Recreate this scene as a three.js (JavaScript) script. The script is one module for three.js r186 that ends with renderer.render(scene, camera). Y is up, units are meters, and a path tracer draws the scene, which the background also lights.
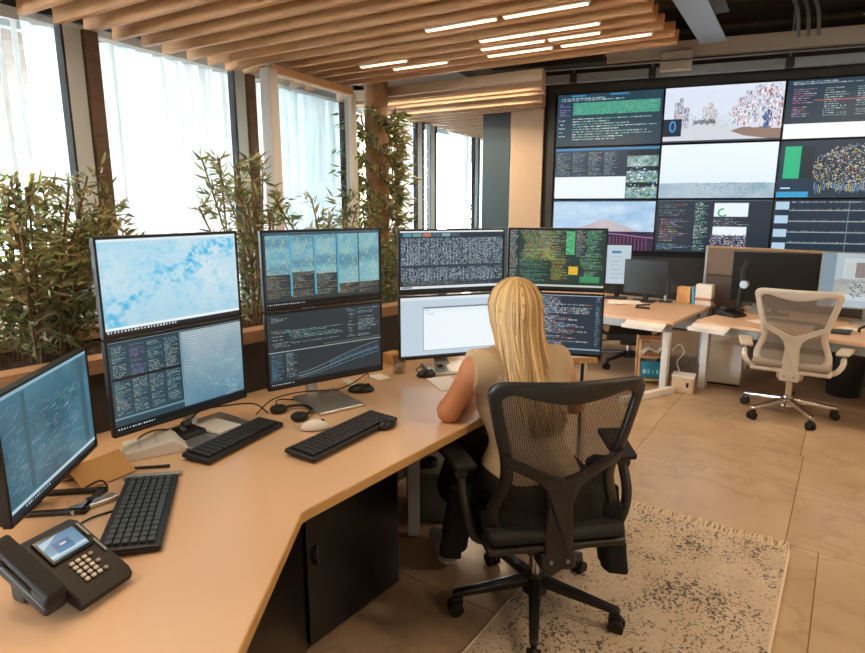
import * as THREE from 'three';
import { RoundedBoxGeometry } from 'three/addons/geometries/RoundedBoxGeometry.js';
import { MarchingCubes } from 'three/addons/objects/MarchingCubes.js';
import { mergeGeometries, mergeVertices } from 'three/addons/utils/BufferGeometryUtils.js';
import { RectAreaLightUniformsLib } from 'three/addons/lights/RectAreaLightUniformsLib.js';

// ---------------------------------------------------------------- camera, sky, exposure
const scene = new THREE.Scene();
const camera = new THREE.PerspectiveCamera(57.1, 865 / 653, 0.05, 200);
camera.position.set(0, 1.55, 0);
camera.rotation.x = -Math.atan(121.5 / 600);
const EXPOSURE = 1.0;
const SKY = 62;                                   // bright overcast daylight outside
scene.background = new THREE.Color().setRGB(0.94 * SKY, 0.98 * SKY, 1.0 * SKY);
const renderer = new THREE.WebGLRenderer({ antialias: true });
renderer.toneMapping = THREE.LinearToneMapping;
renderer.toneMappingExposure = EXPOSURE;
renderer.shadowMap.enabled = true;
RectAreaLightUniformsLib.init();
const WARM = new THREE.Color().setRGB(1.0, 0.75, 0.50);
const LED_NITS = 85;                               // ceiling strip lights
const LINEAR_NITS = 75;                            // suspended office lamps over the walkway

// ---------------------------------------------------------------- helpers
let seed = 7;
function rnd() { seed = (seed * 1664525 + 1013904223) >>> 0; return seed / 4294967296; }
const rr = (a, b) => a + (b - a) * rnd();
const R = (d) => d * Math.PI / 180;
const used = {};
function numbered(n) { const k = used[n] = (used[n] ?? -1) + 1; return k ? `${n}_${String(k).padStart(3, '0')}` : n; }
const W = (x, y, f) => new THREE.Vector3(x, y, -f);           // x to the right, y up, f metres forward
function finish(o) { o.castShadow = true; o.receiveShadow = true; return o; }
// a thing: Group at its base, its local -z axis points along the compass heading (degrees from forward towards the right)
function thing(name, label, category, [x, y, f], heading = 0, group) {
  const o = new THREE.Group(); o.name = numbered(name); o.position.set(x, y, -f); o.rotation.y = -R(heading);
  o.userData = { label, category }; if (group) o.userData.group = group; scene.add(o); return o;
}
function part(name, geo, mat, parent, [x, y, z] = [0, 0, 0], [rx, ry, rz] = [0, 0, 0]) {
  const m = finish(new THREE.Mesh(geo, mat)); m.name = name; m.position.set(x, y, z); m.rotation.set(rx, ry, rz); parent.add(m); return m;
}
function single(name, label, category, geo, mat, [x, y, f], heading = 0, group) {
  const m = finish(new THREE.Mesh(geo, mat)); m.name = numbered(name); m.position.set(x, y, -f); m.rotation.y = -R(heading);
  m.userData = { label, category }; if (group) m.userData.group = group; scene.add(m); return m;
}
function struct(name, geo, mat, [x, y, f], heading = 0, label, category) {
  const m = geo ? finish(new THREE.Mesh(geo, mat)) : new THREE.Group(); m.name = name; m.position.set(x, y, -f); m.rotation.y = -R(heading);
  m.userData = { kind: 'structure' }; if (label) { m.userData.label = label; m.userData.category = category; } scene.add(m); return m;
}
function copyOf(o, [x, y, f], heading, label) {
  const c = o.clone(); c.name = numbered(o.name.replace(/_\d{3}$/, '')); c.position.set(x, y, -f); c.rotation.y = -R(heading);
  c.userData = { ...o.userData, label }; scene.add(c); return c;
}
function ubox(w, h, d) {                                        // box with uv in metres
  const g = new THREE.BoxGeometry(w, h, d), uv = g.attributes.uv, s = [[d, h], [d, h], [w, d], [w, d], [w, h], [w, h]];
  for (let i = 0; i < 24; i++) uv.setXY(i, uv.getX(i) * s[i >> 2][0], uv.getY(i) * s[i >> 2][1]);
  return g;
}
const rbox = (w, h, d, r = 0.006, s = 2) => new RoundedBoxGeometry(w, h, d, s, Math.min(r, w / 2.01, h / 2.01, d / 2.01));
function at(g, x = 0, y = 0, z = 0, rx = 0, ry = 0, rz = 0) {
  g.applyMatrix4(new THREE.Matrix4().makeRotationFromEuler(new THREE.Euler(rx, ry, rz)).setPosition(x, y, z)); return g;
}
const plainGeo = (g) => { let q = g.index ? g.toNonIndexed() : g.clone(); for (const k of Object.keys(q.attributes)) if (!['position', 'normal', 'uv', 'color'].includes(k)) q.deleteAttribute(k); return q; };
function merge(list) {
  const l = list.map(plainGeo); const hasUv = l.every((g) => g.attributes.uv), hasC = l.every((g) => g.attributes.color);
  for (const g of l) { if (!hasUv) g.deleteAttribute('uv'); if (!hasC) g.deleteAttribute('color'); }
  return mergeGeometries(l);
}
const V = (x, y, z) => new THREE.Vector3(x, y, z);
const curve = (pts, closed = false) => new THREE.CatmullRomCurve3(pts.map((p) => p.isVector3 ? p : V(...p)), closed, 'centripetal');
const tube = (pts, r, seg = 24, rad = 8, closed = false) => new THREE.TubeGeometry(curve(pts, closed), seg, r, rad, closed);
const cyl = (r0, r1, h, n = 24) => new THREE.CylinderGeometry(r1, r0, h, n);
function barBetween(a, b, w, h) {                               // rectangular bar from a to b
  const d = b.clone().sub(a), L = d.length(), g = new THREE.BoxGeometry(w, h, L);
  const m = new THREE.Matrix4().lookAt(b, a, V(0, 1, 0)); m.setPosition(a.clone().add(b).multiplyScalar(0.5)); g.applyMatrix4(m); return g;
}
function rodBetween(a, b, r, n = 8) {
  const d = b.clone().sub(a), g = new THREE.CylinderGeometry(r, r, d.length(), n);
  g.applyQuaternion(new THREE.Quaternion().setFromUnitVectors(V(0, 1, 0), d.clone().normalize())); g.translate(...a.clone().add(b).multiplyScalar(0.5).toArray()); return g;
}
function prism(pts, depth, bevel = 0.003) {                     // outline in x-y pushed along z (centred)
  const s = new THREE.Shape(pts.map((p) => new THREE.Vector2(...p)));
  const g = new THREE.ExtrudeGeometry(s, { depth: depth - 2 * bevel, bevelEnabled: bevel > 0, bevelThickness: bevel, bevelSize: bevel, bevelOffset: -bevel, bevelSegments: 2, curveSegments: 12 });
  g.translate(0, 0, -depth / 2 + bevel); return g;
}
function slab(pts, h, bevel = 0.003) {                          // plan outline (x, f) standing h high from y=0
  const g = prism(pts, h, bevel); g.rotateX(-Math.PI / 2); g.translate(0, h / 2, 0); return g;
}
// value noise
const hash = (x, y) => { let h = (x * 374761393 + y * 668265263) | 0; h = Math.imul(h ^ (h >>> 13), 1274126177); return ((h ^ (h >>> 16)) >>> 0) / 4294967296; };
function vnoise(x, y, per = 0) {
  const xi = Math.floor(x), yi = Math.floor(y), fx = x - xi, fy = y - yi, w = (n) => per ? ((n % per) + per) % per : n;
  const u = fx * fx * (3 - 2 * fx), v = fy * fy * (3 - 2 * fy), h = (a, b) => hash(w(a), w(b));
  return (h(xi, yi) * (1 - u) + h(xi + 1, yi) * u) * (1 - v) + (h(xi, yi + 1) * (1 - u) + h(xi + 1, yi + 1) * u) * v;
}
function fbm(x, y, oct = 4, per = 0) { let s = 0, a = 0.5, t = 0; for (let i = 0; i < oct; i++) { s += a * vnoise(x, y, per); t += a; a /= 2; x *= 2; y *= 2; per *= 2; } return s / t; }
function dataTex(w, h, fn, srgb = true, repeat) {
  const d = new Uint8Array(w * h * 4);
  for (let j = 0; j < h; j++) for (let i = 0; i < w; i++) {
    const c = fn(i / w, j / h), k = 4 * (j * w + i), q = Array.isArray(c) ? c : [c, c, c];
    for (let n = 0; n < 3; n++) d[k + n] = Math.max(0, Math.min(255, Math.round(q[n] * 255))); d[k + 3] = 255;
  }
  const t = new THREE.DataTexture(d, w, h); t.wrapS = t.wrapT = THREE.RepeatWrapping; t.magFilter = THREE.LinearFilter; t.minFilter = THREE.LinearMipmapLinearFilter; t.generateMipmaps = true;
  if (srgb) t.colorSpace = THREE.SRGBColorSpace; if (repeat) t.repeat.set(...repeat); t.needsUpdate = true; return t;
}
const mix3 = (a, b, t) => a.map((v, i) => v + (b[i] - v) * t);
const std = (o) => new THREE.MeshStandardMaterial(o);
const phys = (o) => new THREE.MeshPhysicalMaterial(o);

// ---------------------------------------------------------------- materials
const woodTex = (c0, c1, sx, sy, sd) => dataTex(512, 512, (u, v) => {
  const g = fbm(u * sx + sd, v * sy, 4, 0), ring = Math.pow(0.5 + 0.5 * Math.sin((v * sy * 0.7 + g * 5) * 6.283), 2);
  return mix3(c0, c1, 0.6 * g + 0.3 * ring + 0.1 * hash((u * 512) | 0, (v * 512) | 0));
});
const slatWoodMap = woodTex([0.74, 0.53, 0.32], [0.59, 0.39, 0.21], 3, 26, 2);
const M = {
  slat: std({ map: slatWoodMap, roughness: 0.55 }),
  paleSlat: std({ map: woodTex([0.76, 0.63, 0.50], [0.62, 0.48, 0.35], 3, 26, 9), roughness: 0.55 }),
  brownWood: std({ map: woodTex([0.50, 0.39, 0.30], [0.36, 0.26, 0.19], 3, 30, 4), roughness: 0.5 }),
  rimWood: std({ map: woodTex([0.74, 0.60, 0.46], [0.62, 0.47, 0.33], 3, 26, 5), roughness: 0.5 }),
  lightWood: std({ map: woodTex([0.84, 0.68, 0.50], [0.74, 0.56, 0.38], 2, 22, 6), roughness: 0.5 }),
  desk: phys({ color: new THREE.Color('#dcb894'), roughness: 0.32, clearcoat: 0.5, clearcoatRoughness: 0.22 }),
  deskEdge: std({ color: '#c59a62', roughness: 0.45 }),
  farDesk: std({ color: '#d9b494', roughness: 0.4 }),
  whiteMetal: std({ color: '#dcdad6', roughness: 0.4 }),
  greyMetal: std({ color: '#9aa0a2', roughness: 0.45, metalness: 0.3 }),
  frame: std({ color: '#dfeef6', roughness: 0.35 }),
  steel: std({ color: '#8f979b', roughness: 0.4, metalness: 0.6 }),
  beam: std({ color: '#a3adb3', roughness: 0.4, metalness: 0.35 }),
  greyBeam: std({ color: '#c2bbb0', roughness: 0.6 }),
  chrome: std({ color: '#d8d8d6', roughness: 0.15, metalness: 1 }),
  silver: std({ color: '#c6c8c9', roughness: 0.28, metalness: 0.8 }),
  black: std({ color: '#17171a', roughness: 0.42 }),
  blackGloss: phys({ color: '#101013', roughness: 0.2, clearcoat: 0.5 }),
  blackMatte: std({ color: '#1d1c1c', roughness: 0.75 }),
  darkCabinet: phys({ color: '#111114', roughness: 0.28, clearcoat: 0.3, clearcoatRoughness: 0.25 }),
  charcoal: std({ color: '#2b2a29', roughness: 0.5 }),
  planter: std({ color: '#3a3735', roughness: 0.6 }),
  whitePlastic: std({ color: '#e6e4e0', roughness: 0.35 }),
  paper: std({ color: '#eeeae3', roughness: 0.85 }),
  card: std({ color: '#c9995f', roughness: 0.85 }),
  key: std({ color: '#2e3033', roughness: 0.5 }),
  keyTop: std({ color: '#3a3f44', roughness: 0.4 }),
  phoneBody: std({ color: '#241f1c', roughness: 0.5 }),
  greyChair: std({ color: '#cfc8bd', roughness: 0.42 }),
  blackChair: std({ color: '#1f1c1a', roughness: 0.42 }),
  wallWhite: std({ color: '#d8cfc4', roughness: 0.8 }),
  wallDark: std({ color: '#3a3430', roughness: 0.8 }),
  darkCeiling: std({ map: dataTex(256, 256, (u, v) => { const n = fbm(u * 8, v * 8, 4, 8); return mix3([0.30, 0.25, 0.21], [0.40, 0.34, 0.29], n); }), roughness: 0.9 }),
  pillar: std({ color: '#cdb79f', roughness: 0.5 }),
  bluePanel: std({ color: '#48606e', roughness: 0.3 }),
  glass: phys({ color: '#f4fafc', roughness: 0.02, transmission: 1, thickness: 0, ior: 1.45 }),
  clearGlass: phys({ color: '#eef4f6', roughness: 0.03, transmission: 1, thickness: 0, ior: 1.45 }),
  curtain: phys({ color: '#f6f6f4', roughness: 1, transmission: 0.6, thickness: 0, side: THREE.DoubleSide }),
  soil: std({ map: dataTex(256, 256, (u, v) => { const n = fbm(u * 24, v * 24, 3, 24); return mix3([0.20, 0.11, 0.06], [0.46, 0.30, 0.18], n * n * 1.3); }), roughness: 0.95 }),
  bark: std({ color: '#6b4c30', roughness: 0.85 }),
  duct: std({ color: '#74716d', roughness: 0.4, metalness: 0.5 }),
  darkPipe: std({ color: '#2a2622', roughness: 0.6 }),
  rubber: std({ color: '#151515', roughness: 0.7 }),
  cable: std({ color: '#141414', roughness: 0.5 }),
  whiteCable: std({ color: '#dedad2', roughness: 0.5 }),
  skin: phys({ color: '#c98a62', roughness: 0.5, sheen: 0.2 }),
  skirt: std({ color: '#121215', roughness: 0.85 }),
  shoe: std({ color: '#b4b5b3', roughness: 0.6 }),
  sole: std({ color: '#d9d6d0', roughness: 0.6 }),
};
M.leafMat = phys({ vertexColors: true, roughness: 0.55, transmission: 0.4, thickness: 0, side: THREE.DoubleSide });
M.hair = std({ vertexColors: true, roughness: 0.42 });
{ // knitted vest and office mesh textures
  const knit = dataTex(128, 128, (u, v) => { const a = Math.abs(Math.sin(u * 16 * Math.PI)), b = Math.abs(Math.sin((v * 16 + (Math.floor(u * 16) % 2) * 0.5) * Math.PI)); return 0.25 + 0.5 * a * b + 0.2 * hash((u * 128) | 0, (v * 128) | 0); }, false, [1, 1]);
  M.vest = phys({ color: '#ccb494', roughness: 0.9, sheen: 0.4, bumpMap: knit, bumpScale: 0.004 });
  const weave = dataTex(64, 64, (u, v) => { const a = (u * 8) % 1, b = (v * 8 + 0.5 * (Math.floor(u * 8) % 2)) % 1, d = Math.hypot((a - 0.5) * 1.15, (b - 0.5) * 1.15); return d < 0.40 ? 0.0 : 1.0; }, false);
  M.meshBlack = std({ color: '#1e1a18', roughness: 0.7, alphaMap: weave, transparent: true, side: THREE.DoubleSide });
  M.meshGrey = std({ color: '#8d857c', roughness: 0.7, alphaMap: weave, transparent: true, side: THREE.DoubleSide });
}
const tileMaps = [0, 1, 2, 3].map((k) => dataTex(384, 384, (u, v) => {
  const n = fbm(u * 4 + k * 13, v * 4 + k * 5, 5), m = fbm(u * 2 + k * 7 + n * 1.6, v * 5 + n * 1.2 + k, 4);
  const vein = Math.pow(1 - Math.abs(2 * m - 1), 14), fine = hash((u * 384) | 0, (v * 384 + k * 99) | 0);
  let c = mix3([0.77, 0.67, 0.56], [0.66, 0.56, 0.45], n); c = mix3(c, [0.52, 0.43, 0.34], 0.32 * vein); c = mix3(c, [0.80, 0.71, 0.60], 0.25 * fbm(u * 9 + 3 * k, v * 3, 3)); return c.map((q) => q + 0.02 * (fine - 0.5));
}));
const tileMats = tileMaps.map((t) => std({ map: t, roughness: 0.24 }));
M.grout = std({ color: '#a5917a', roughness: 0.9 });

// ---------------------------------------------------------------- room shell
// floor of large stone tiles in staggered rows, 35 degrees to the camera
{
  const floor = struct('floor', ubox(24, 0.2, 26), M.grout, [0, -0.107, 5.5]);
  const uA = R(34.8), u = [Math.sin(uA), Math.cos(uA)], v = [Math.cos(uA), -Math.sin(uA)];
  const g = new RoundedBoxGeometry(0.8975, 0.02, 1.1975, 1, 0.002);
  { const uv = g.attributes.uv, p = g.attributes.position; for (let i = 0; i < uv.count; i++) uv.setXY(i, p.getX(i) / 0.9 + 0.5, p.getZ(i) / 1.2 + 0.5); }
  const stagger = { 2: -0.102, 1: 0.032, 3: -1.02 };
  for (let row = -4; row <= 11; row++) for (let k = -9; k <= 8; k++) {
    const off = stagger[row] ?? (row * 0.37) % 0.9, uc = 3.03 + 1.2 * (row - 2) + 0.6, vc = off + 0.9 * k + 0.45;
    const x = u[0] * uc + v[0] * vc, f = u[1] * uc + v[1] * vc;
    if (f < -4 || f > 13.5 || x < -6 || x > 7.6 || x < -6.9 + (f + 4) * 0.45) continue;
    const t = part('tile', g, tileMats[(rnd() * 4) | 0], floor, [x, 0.107 - 0.01 + rr(-0.0006, 0.0004), -(f - 5.5)], [0, -uA, 0]);
    if (rnd() < 0.5) t.rotation.y += Math.PI;
  }
}
struct('ceiling', ubox(24, 0.2, 26), M.darkCeiling, [0, 3.9, 5.5]);

// facade: a line through (-2.45, 5.2) running 26 degrees; t metres along it, o metres into the room
const FA = 26, fw = [Math.sin(R(FA)), Math.cos(R(FA))], fn = [Math.cos(R(FA)), -Math.sin(R(FA))];
const fac = (t, y, o = 0) => [-2.45 + fw[0] * t + fn[0] * o, y, 5.2 + fw[1] * t + fn[1] * o];
struct('wall_left', ubox(0.3, 1.1, 20.5), M.wallWhite, fac(-0.4, 3.36, -0.12), FA);
struct('trim_1', ubox(0.25, 0.08, 20.5), M.frame, fac(-0.4, 0.04, -0.1), FA);
const mull = [-9.6, -8, -6.35, -4.7, -3.05, -2.25, -0.62, 0.98, 2.75, 4.62, 5.05, 6.85, 8.3, 9.5];
mull.forEach((t, i) => {
  const g = struct(`trim_${i + 2}`, null, null, fac(t, 0, 0), FA);
  part('post', rbox(0.14, 2.76, 0.16, 0.008), M.frame, g, [-0.08, 1.4, 0.0]);
  part('inner_post', rbox(0.07, 2.74, 0.13, 0.006), M.frame, g, [0.27, 1.38, 0.07]);
  part('gasket', rbox(0.072, 2.74, 0.02, 0.003), M.black, g, [0.265, 1.38, 0.14]);
  if (t < 2) part('wood_post', ubox(0.12, 2.74, 0.10), M.brownWood, g, [0.27, 1.38, -0.055]); else part('dark_post', rbox(0.09, 2.74, 0.06, 0.005), M.bluePanel, g, [0.27, 1.38, -0.03]);
});
for (let i = 0; i + 1 < mull.length; i++) {
  const t0 = mull[i] + 0.1, t1 = mull[i + 1] - 0.16, L = t1 - t0; if (L < 0.2) continue;
  const w = struct(`window_${i + 1}`, null, null, fac((t0 + t1) / 2, 0, -0.1), FA);
  part('frame_rail', rbox(0.07, 0.07, L + 0.1, 0.006), M.frame, w, [0, 0.115, 0]);
  part('frame_rail', rbox(0.07, 0.07, L + 0.1, 0.006), M.frame, w, [0, 2.78, 0]);
  part('pane', new THREE.BoxGeometry(0.008, 2.6, L + 0.06), M.glass, w, [-0.01, 1.45, 0]);
}
// remaining walls
const boxWall = (name, x0, f0, x1, f1, h, y, mat, th = 0.25) => { const L = Math.hypot(x1 - x0, f1 - f0); return struct(name, ubox(th, h, L), mat, [(x0 + x1) / 2, y, (f0 + f1) / 2], Math.atan2(x1 - x0, f1 - f0) * 180 / Math.PI); };
boxWall('wall_back', -7.6, -3.8, 8.2, -3.8, 4, 1.95, M.wallWhite);
boxWall('wall_right', 7.9, -4, 7.9, 6.2, 4, 1.95, M.wallWhite);
boxWall('wall_far', 8.1, 5.72, 1.42, 8.28, 4, 1.95, M.wallDark);
boxWall('wall_corridor', 1.55, 8.2, 3.2, 14.3, 4, 1.95, M.wallWhite);
boxWall('wall_end', 1.0, 14.2, 3.4, 14.2, 4, 1.95, M.wallWhite);

// curtains: sheer white fabric hanging in folds inside the glazing
function curtain(t0, t1, label, amp = 0.035, pitch = 0.16, o = 0.2) {
  const L = t1 - t0, n = Math.max(12, Math.round(L / 0.012)), g = new THREE.PlaneGeometry(L, 2.62, n, 8), p = g.attributes.position;
  const s0 = rnd() * 9;
  for (let i = 0; i < p.count; i++) { const x = p.getX(i), y = p.getY(i); p.setZ(i, amp * (Math.sin((x / pitch + 0.5 * vnoise(x * 3 + s0, 1)) * 6.283) + 0.35 * Math.sin(x / pitch * 13.1 + y * 0.3)) * (0.8 + 0.2 * vnoise(x * 5, y))); }
  g.computeVertexNormals(); g.rotateY(Math.PI / 2);
  single('sheer_curtain', label, 'curtain', g, M.curtain, fac((t0 + t1) / 2, 1.42, o), FA, 'sheer curtains along the facade');
}
curtain(-0.98, -0.6, 'narrow sheer white curtain between the striped blinds and the first brown window post', 0.03);
curtain(-0.56, 0.9, 'wide sheer white curtain behind the top left monitor showing a blue map');
curtain(1.05, 2.65, 'sheer white curtain seen through the glass screen with white posts');
curtain(3.15, 4.5, 'sheer white curtain just right of the plant covered column', 0.03);
curtain(5.75, 6.7, 'bright white curtain in the far window above the middle monitors', 0.03);
curtain(7.2, 8.15, 'farthest narrow white curtain next to the dark blue panel', 0.03);
// vertical blind in the window at the left picture edge
{
  const b = thing('vertical_blind', 'white vertical strip blind at the left window edge', 'blind', fac(-1.5, 0.1, 0.14), FA);
  part('head_rail', rbox(0.05, 0.04, 1.1, 0.005), M.whitePlastic, b, [0, 2.66, 0]);
  const g = rbox(0.006, 2.62, 0.035, 0.002, 1);
  for (let k = 0; k < 11; k++) part('vane', g, M.curtain, b, [0, 1.33, -0.52 + k * 0.104]);
}
// pale building across the street and the pavement
{
  single('pavement', 'pale street outside the windows', 'street', ubox(60, 0.2, 60), std({ color: '#c9c9c6', roughness: 0.9 }), [-24, -1.2, 30], 0);
  const b = thing('office_building', 'pale grey office block across the street beyond the left window', 'building', [-19, -1.1, 19], 26);
  const wm = std({ color: '#aebbc4', roughness: 0.8 }), wp = phys({ color: '#7f9fb6', roughness: 0.15 });
  part('wall', ubox(4, 13, 34), wm, b, [0, 6.5, 0]);
  for (let fl = 0; fl < 4; fl++) {
    part('cornice', rbox(0.4, 0.35, 34, 0.03), std({ color: '#dfe2e2', roughness: 0.8 }), b, [2.1, 0.4 + fl * 3.1, 0]);
    for (let k = 0; k < 10; k++) part('window_pane', ubox(0.1, 1.9, 2.3), wp, b, [2.03, 2.1 + fl * 3.1, -15 + k * 3.3]);
  }
}

// ---------------------------------------------------------------- slatted timber ceiling; s along the slats, m across them
const SA = 31, sd = [Math.cos(R(SA)), -Math.sin(R(SA))], md = [Math.sin(R(SA)), Math.cos(R(SA))];
const lat = (s, y, m) => [sd[0] * s + md[0] * m, y, sd[1] * s + md[1] * m];
const facS = (m) => { // s where a slat reaches the facade
  let lo = -9, hi = 0; for (let i = 0; i < 30; i++) { const c = (lo + hi) / 2, p = lat(c, 0, m); ((p[0] + 2.45) * fn[0] + (p[2] - 5.2) * fn[1] > 0.24) ? hi = c : lo = c; } return hi;
};
function slatField(name, label, m0, m1, pitch, sEnd, w, h, y, mat) {
  const g0 = thing(name, label, 'ceiling', lat(0, y, 0), SA);
  for (let m = m0; m <= m1; m += pitch) {
    const s0 = facS(m) + rr(0, 0.05), s1 = sEnd(m) + rr(-0.02, 0.02), L = s1 - s0; if (L < 0.3) continue;
    const g = ubox(L, h, w); { const uv = g.attributes.uv, du = rnd(), dv = rnd(); for (let i = 0; i < uv.count; i++) uv.setXY(i, uv.getX(i) * 0.6 + du, uv.getY(i) * 1.3 + dv); }
    part('slat', g, mat, g0, [(s0 + s1) / 2, h / 2, -m]);
  }
  for (let s = sEnd(m1) - 0.3; s > -5.2; s -= 1.15) part('carrier_rail', new THREE.BoxGeometry(0.045, 0.05, m1 - m0 + 0.2), M.darkPipe, g0, [s, h + 0.03, -(m0 + m1) / 2]);
  return g0;
}
slatField('slat_ceiling', 'suspended ceiling of warm timber slats with strip lights over the workstations', -2.5, 5.3, 0.225, () => -0.93, 0.042, 0.10, 2.75, M.slat);
slatField('slat_ceiling', 'farther pale timber slat ceiling over the corridor beyond the glass screen', 5.75, 10.8, 0.24, (m) => -0.385 * m, 0.05, 0.10, 2.72, M.paleSlat);
// LED strips between the slats
const ledMat = std({ color: '#fff2dd', emissive: new THREE.Color().setRGB(1, 0.80, 0.55), emissiveIntensity: 1.7 });
const led = [ // m, s0, s1, label
  [3.9125, -2.4, -1.86, 'left of the two bright strip lights in the frontmost lit row of slats'],
  [3.9125, -1.8, -1.24, 'right of the two bright strip lights in the frontmost lit row of slats'],
  [4.3625, -2.2, -1.3, 'long thin warm strip light in the second lit slat row'],
  [4.5875, -2.3, -1.78, 'left strip light of the third lit slat row'],
  [4.5875, -1.74, -1.36, 'right strip light of the third lit slat row'],
  [4.8125, -2.35, -1.8, 'strip light of the fourth lit slat row, left of the video wall'],
  [4.8125, -1.72, -1.05, 'strip light nearest the steel beam above the video wall'],
  [4.5875, -3.5, -3.02, 'strip light in the slats above the glass screen, nearer one'],
  [4.8125, -3.3, -2.75, 'strip light in the slats above the glass screen, farther one'],
  [1.4375, -2.9, -1.3, 'strip light overhead of the corner desk'],
  [0.5375, -2.9, -1.3, 'strip light above the desk phone'],
  [-0.3625, -2.9, -1.3, 'strip light just behind the camera'],
  [-1.2625, -2.9, -1.3, 'rearmost strip light behind the camera'],
  [6.11, -4.4, -2.5, 'warm light line in the far corridor ceiling, nearest one'],
  [6.35, -4.4, -2.6, 'warm light line in the far corridor ceiling, second one'],
  [6.83, -4.6, -2.8, 'warm light line in the far corridor ceiling, third one'],
];
function ledBar(pos, heading, L, w, label, nits, group, drop = 0) {
  const t = thing('strip_light', label, 'strip light', pos, heading, group);
  part('housing', rbox(L + 0.02, 0.035, w + 0.012, 0.004, 1), M.whitePlastic, t, [0, 0.0225, 0]);
  const e = part('diffuser', rbox(L, 0.012, w, 0.004, 1), ledMat, t, [0, 0.001, 0]); e.castShadow = false;
  const l = new THREE.RectAreaLight(WARM, nits, L, w); l.position.set(0, -0.008, 0); l.rotation.x = -Math.PI / 2; t.add(l);
  if (drop) for (const s of [-1, 1]) part('suspension_wire', cyl(0.003, 0.003, drop, 6), M.steel, t, [s * L * 0.4, 0.04 + drop / 2, 0]);
  return t;
}
for (const [m, s0, s1, label] of led) ledBar(lat((s0 + s1) / 2, 2.757, m + 0.0), SA, s1 - s0, 0.035, label, LED_NITS, 'strip lights in the slat ceiling');
// linear lamps over the open part of the office (outside the picture)
for (const [x, f, lb] of [[2.6, 1.2, 'near'], [4.4, 3.2, 'middle'], [5.6, 1.0, 'right'], [3.4, -1.4, 'rear']])
  ledBar([x, 3.1, f], 35, 1.6, 0.12, `suspended linear office lamp over the walkway, ${lb} one`, LINEAR_NITS, 'suspended office lamps', 0.6);

// services above the slats and the exposed ceiling
function pipe(name, label, cat, a, b, r, mat, group) {
  const A = W(...a), B = W(...b), c = A.clone().add(B).multiplyScalar(0.5), g = rodBetween(A.clone().sub(c), B.clone().sub(c), r, 20);
  return single(name, label, cat, g, mat, [c.x, c.y, -c.z], 0, group);
}
{
  const G = 'services above the slats';
  pipe('air_duct', 'broad round duct above the slats near the windows', 'duct', lat(-3.9, 3.35, -1), lat(-3.9, 3.35, 6), 0.16, M.duct, G);
  pipe('air_duct', 'round duct above the middle of the slat ceiling', 'duct', lat(-2.3, 3.3, -1), lat(-2.3, 3.3, 6), 0.13, M.duct, G);
  pipe('conduit', 'thin conduit above the slats beside the middle duct', 'pipe', lat(-1.6, 3.12, -1), lat(-1.6, 3.12, 6), 0.03, M.duct, G);
  pipe('conduit', 'thin conduit above the slats beside the window duct', 'pipe', lat(-3.2, 3.1, -1), lat(-3.2, 3.1, 6), 0.03, M.whiteMetal, G);
  pipe('conduit', 'conduit above the right end of the slats', 'pipe', lat(-1.1, 3.2, -1), lat(-1.1, 3.2, 5.4), 0.04, M.duct, G);
}
function iBeam(name, label, a, b, w, h, mat) {
  const A = W(...a), B = W(...b), L = A.distanceTo(B), c = A.clone().add(B).multiplyScalar(0.5), hd = Math.atan2(B.x - A.x, -(B.z - A.z)) * 180 / Math.PI;
  const t = thing(name, label, 'beam', [c.x, c.y, -c.z], hd);
  part('bottom_flange', rbox(w, 0.02, L, 0.004, 1), mat, t, [0, 0.01, 0]); part('top_flange', rbox(w, 0.02, L, 0.004, 1), mat, t, [0, h - 0.01, 0]);
  part('web', new THREE.BoxGeometry(0.02, h - 0.04, L), mat, t, [0, h / 2, 0]); return t;
}
iBeam('steel_beam', 'blue grey steel beam running towards the video wall', [0.75, 3.24, 3.15], [2.98, 3.24, 6.84], 0.26, 0.3, M.beam);
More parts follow.
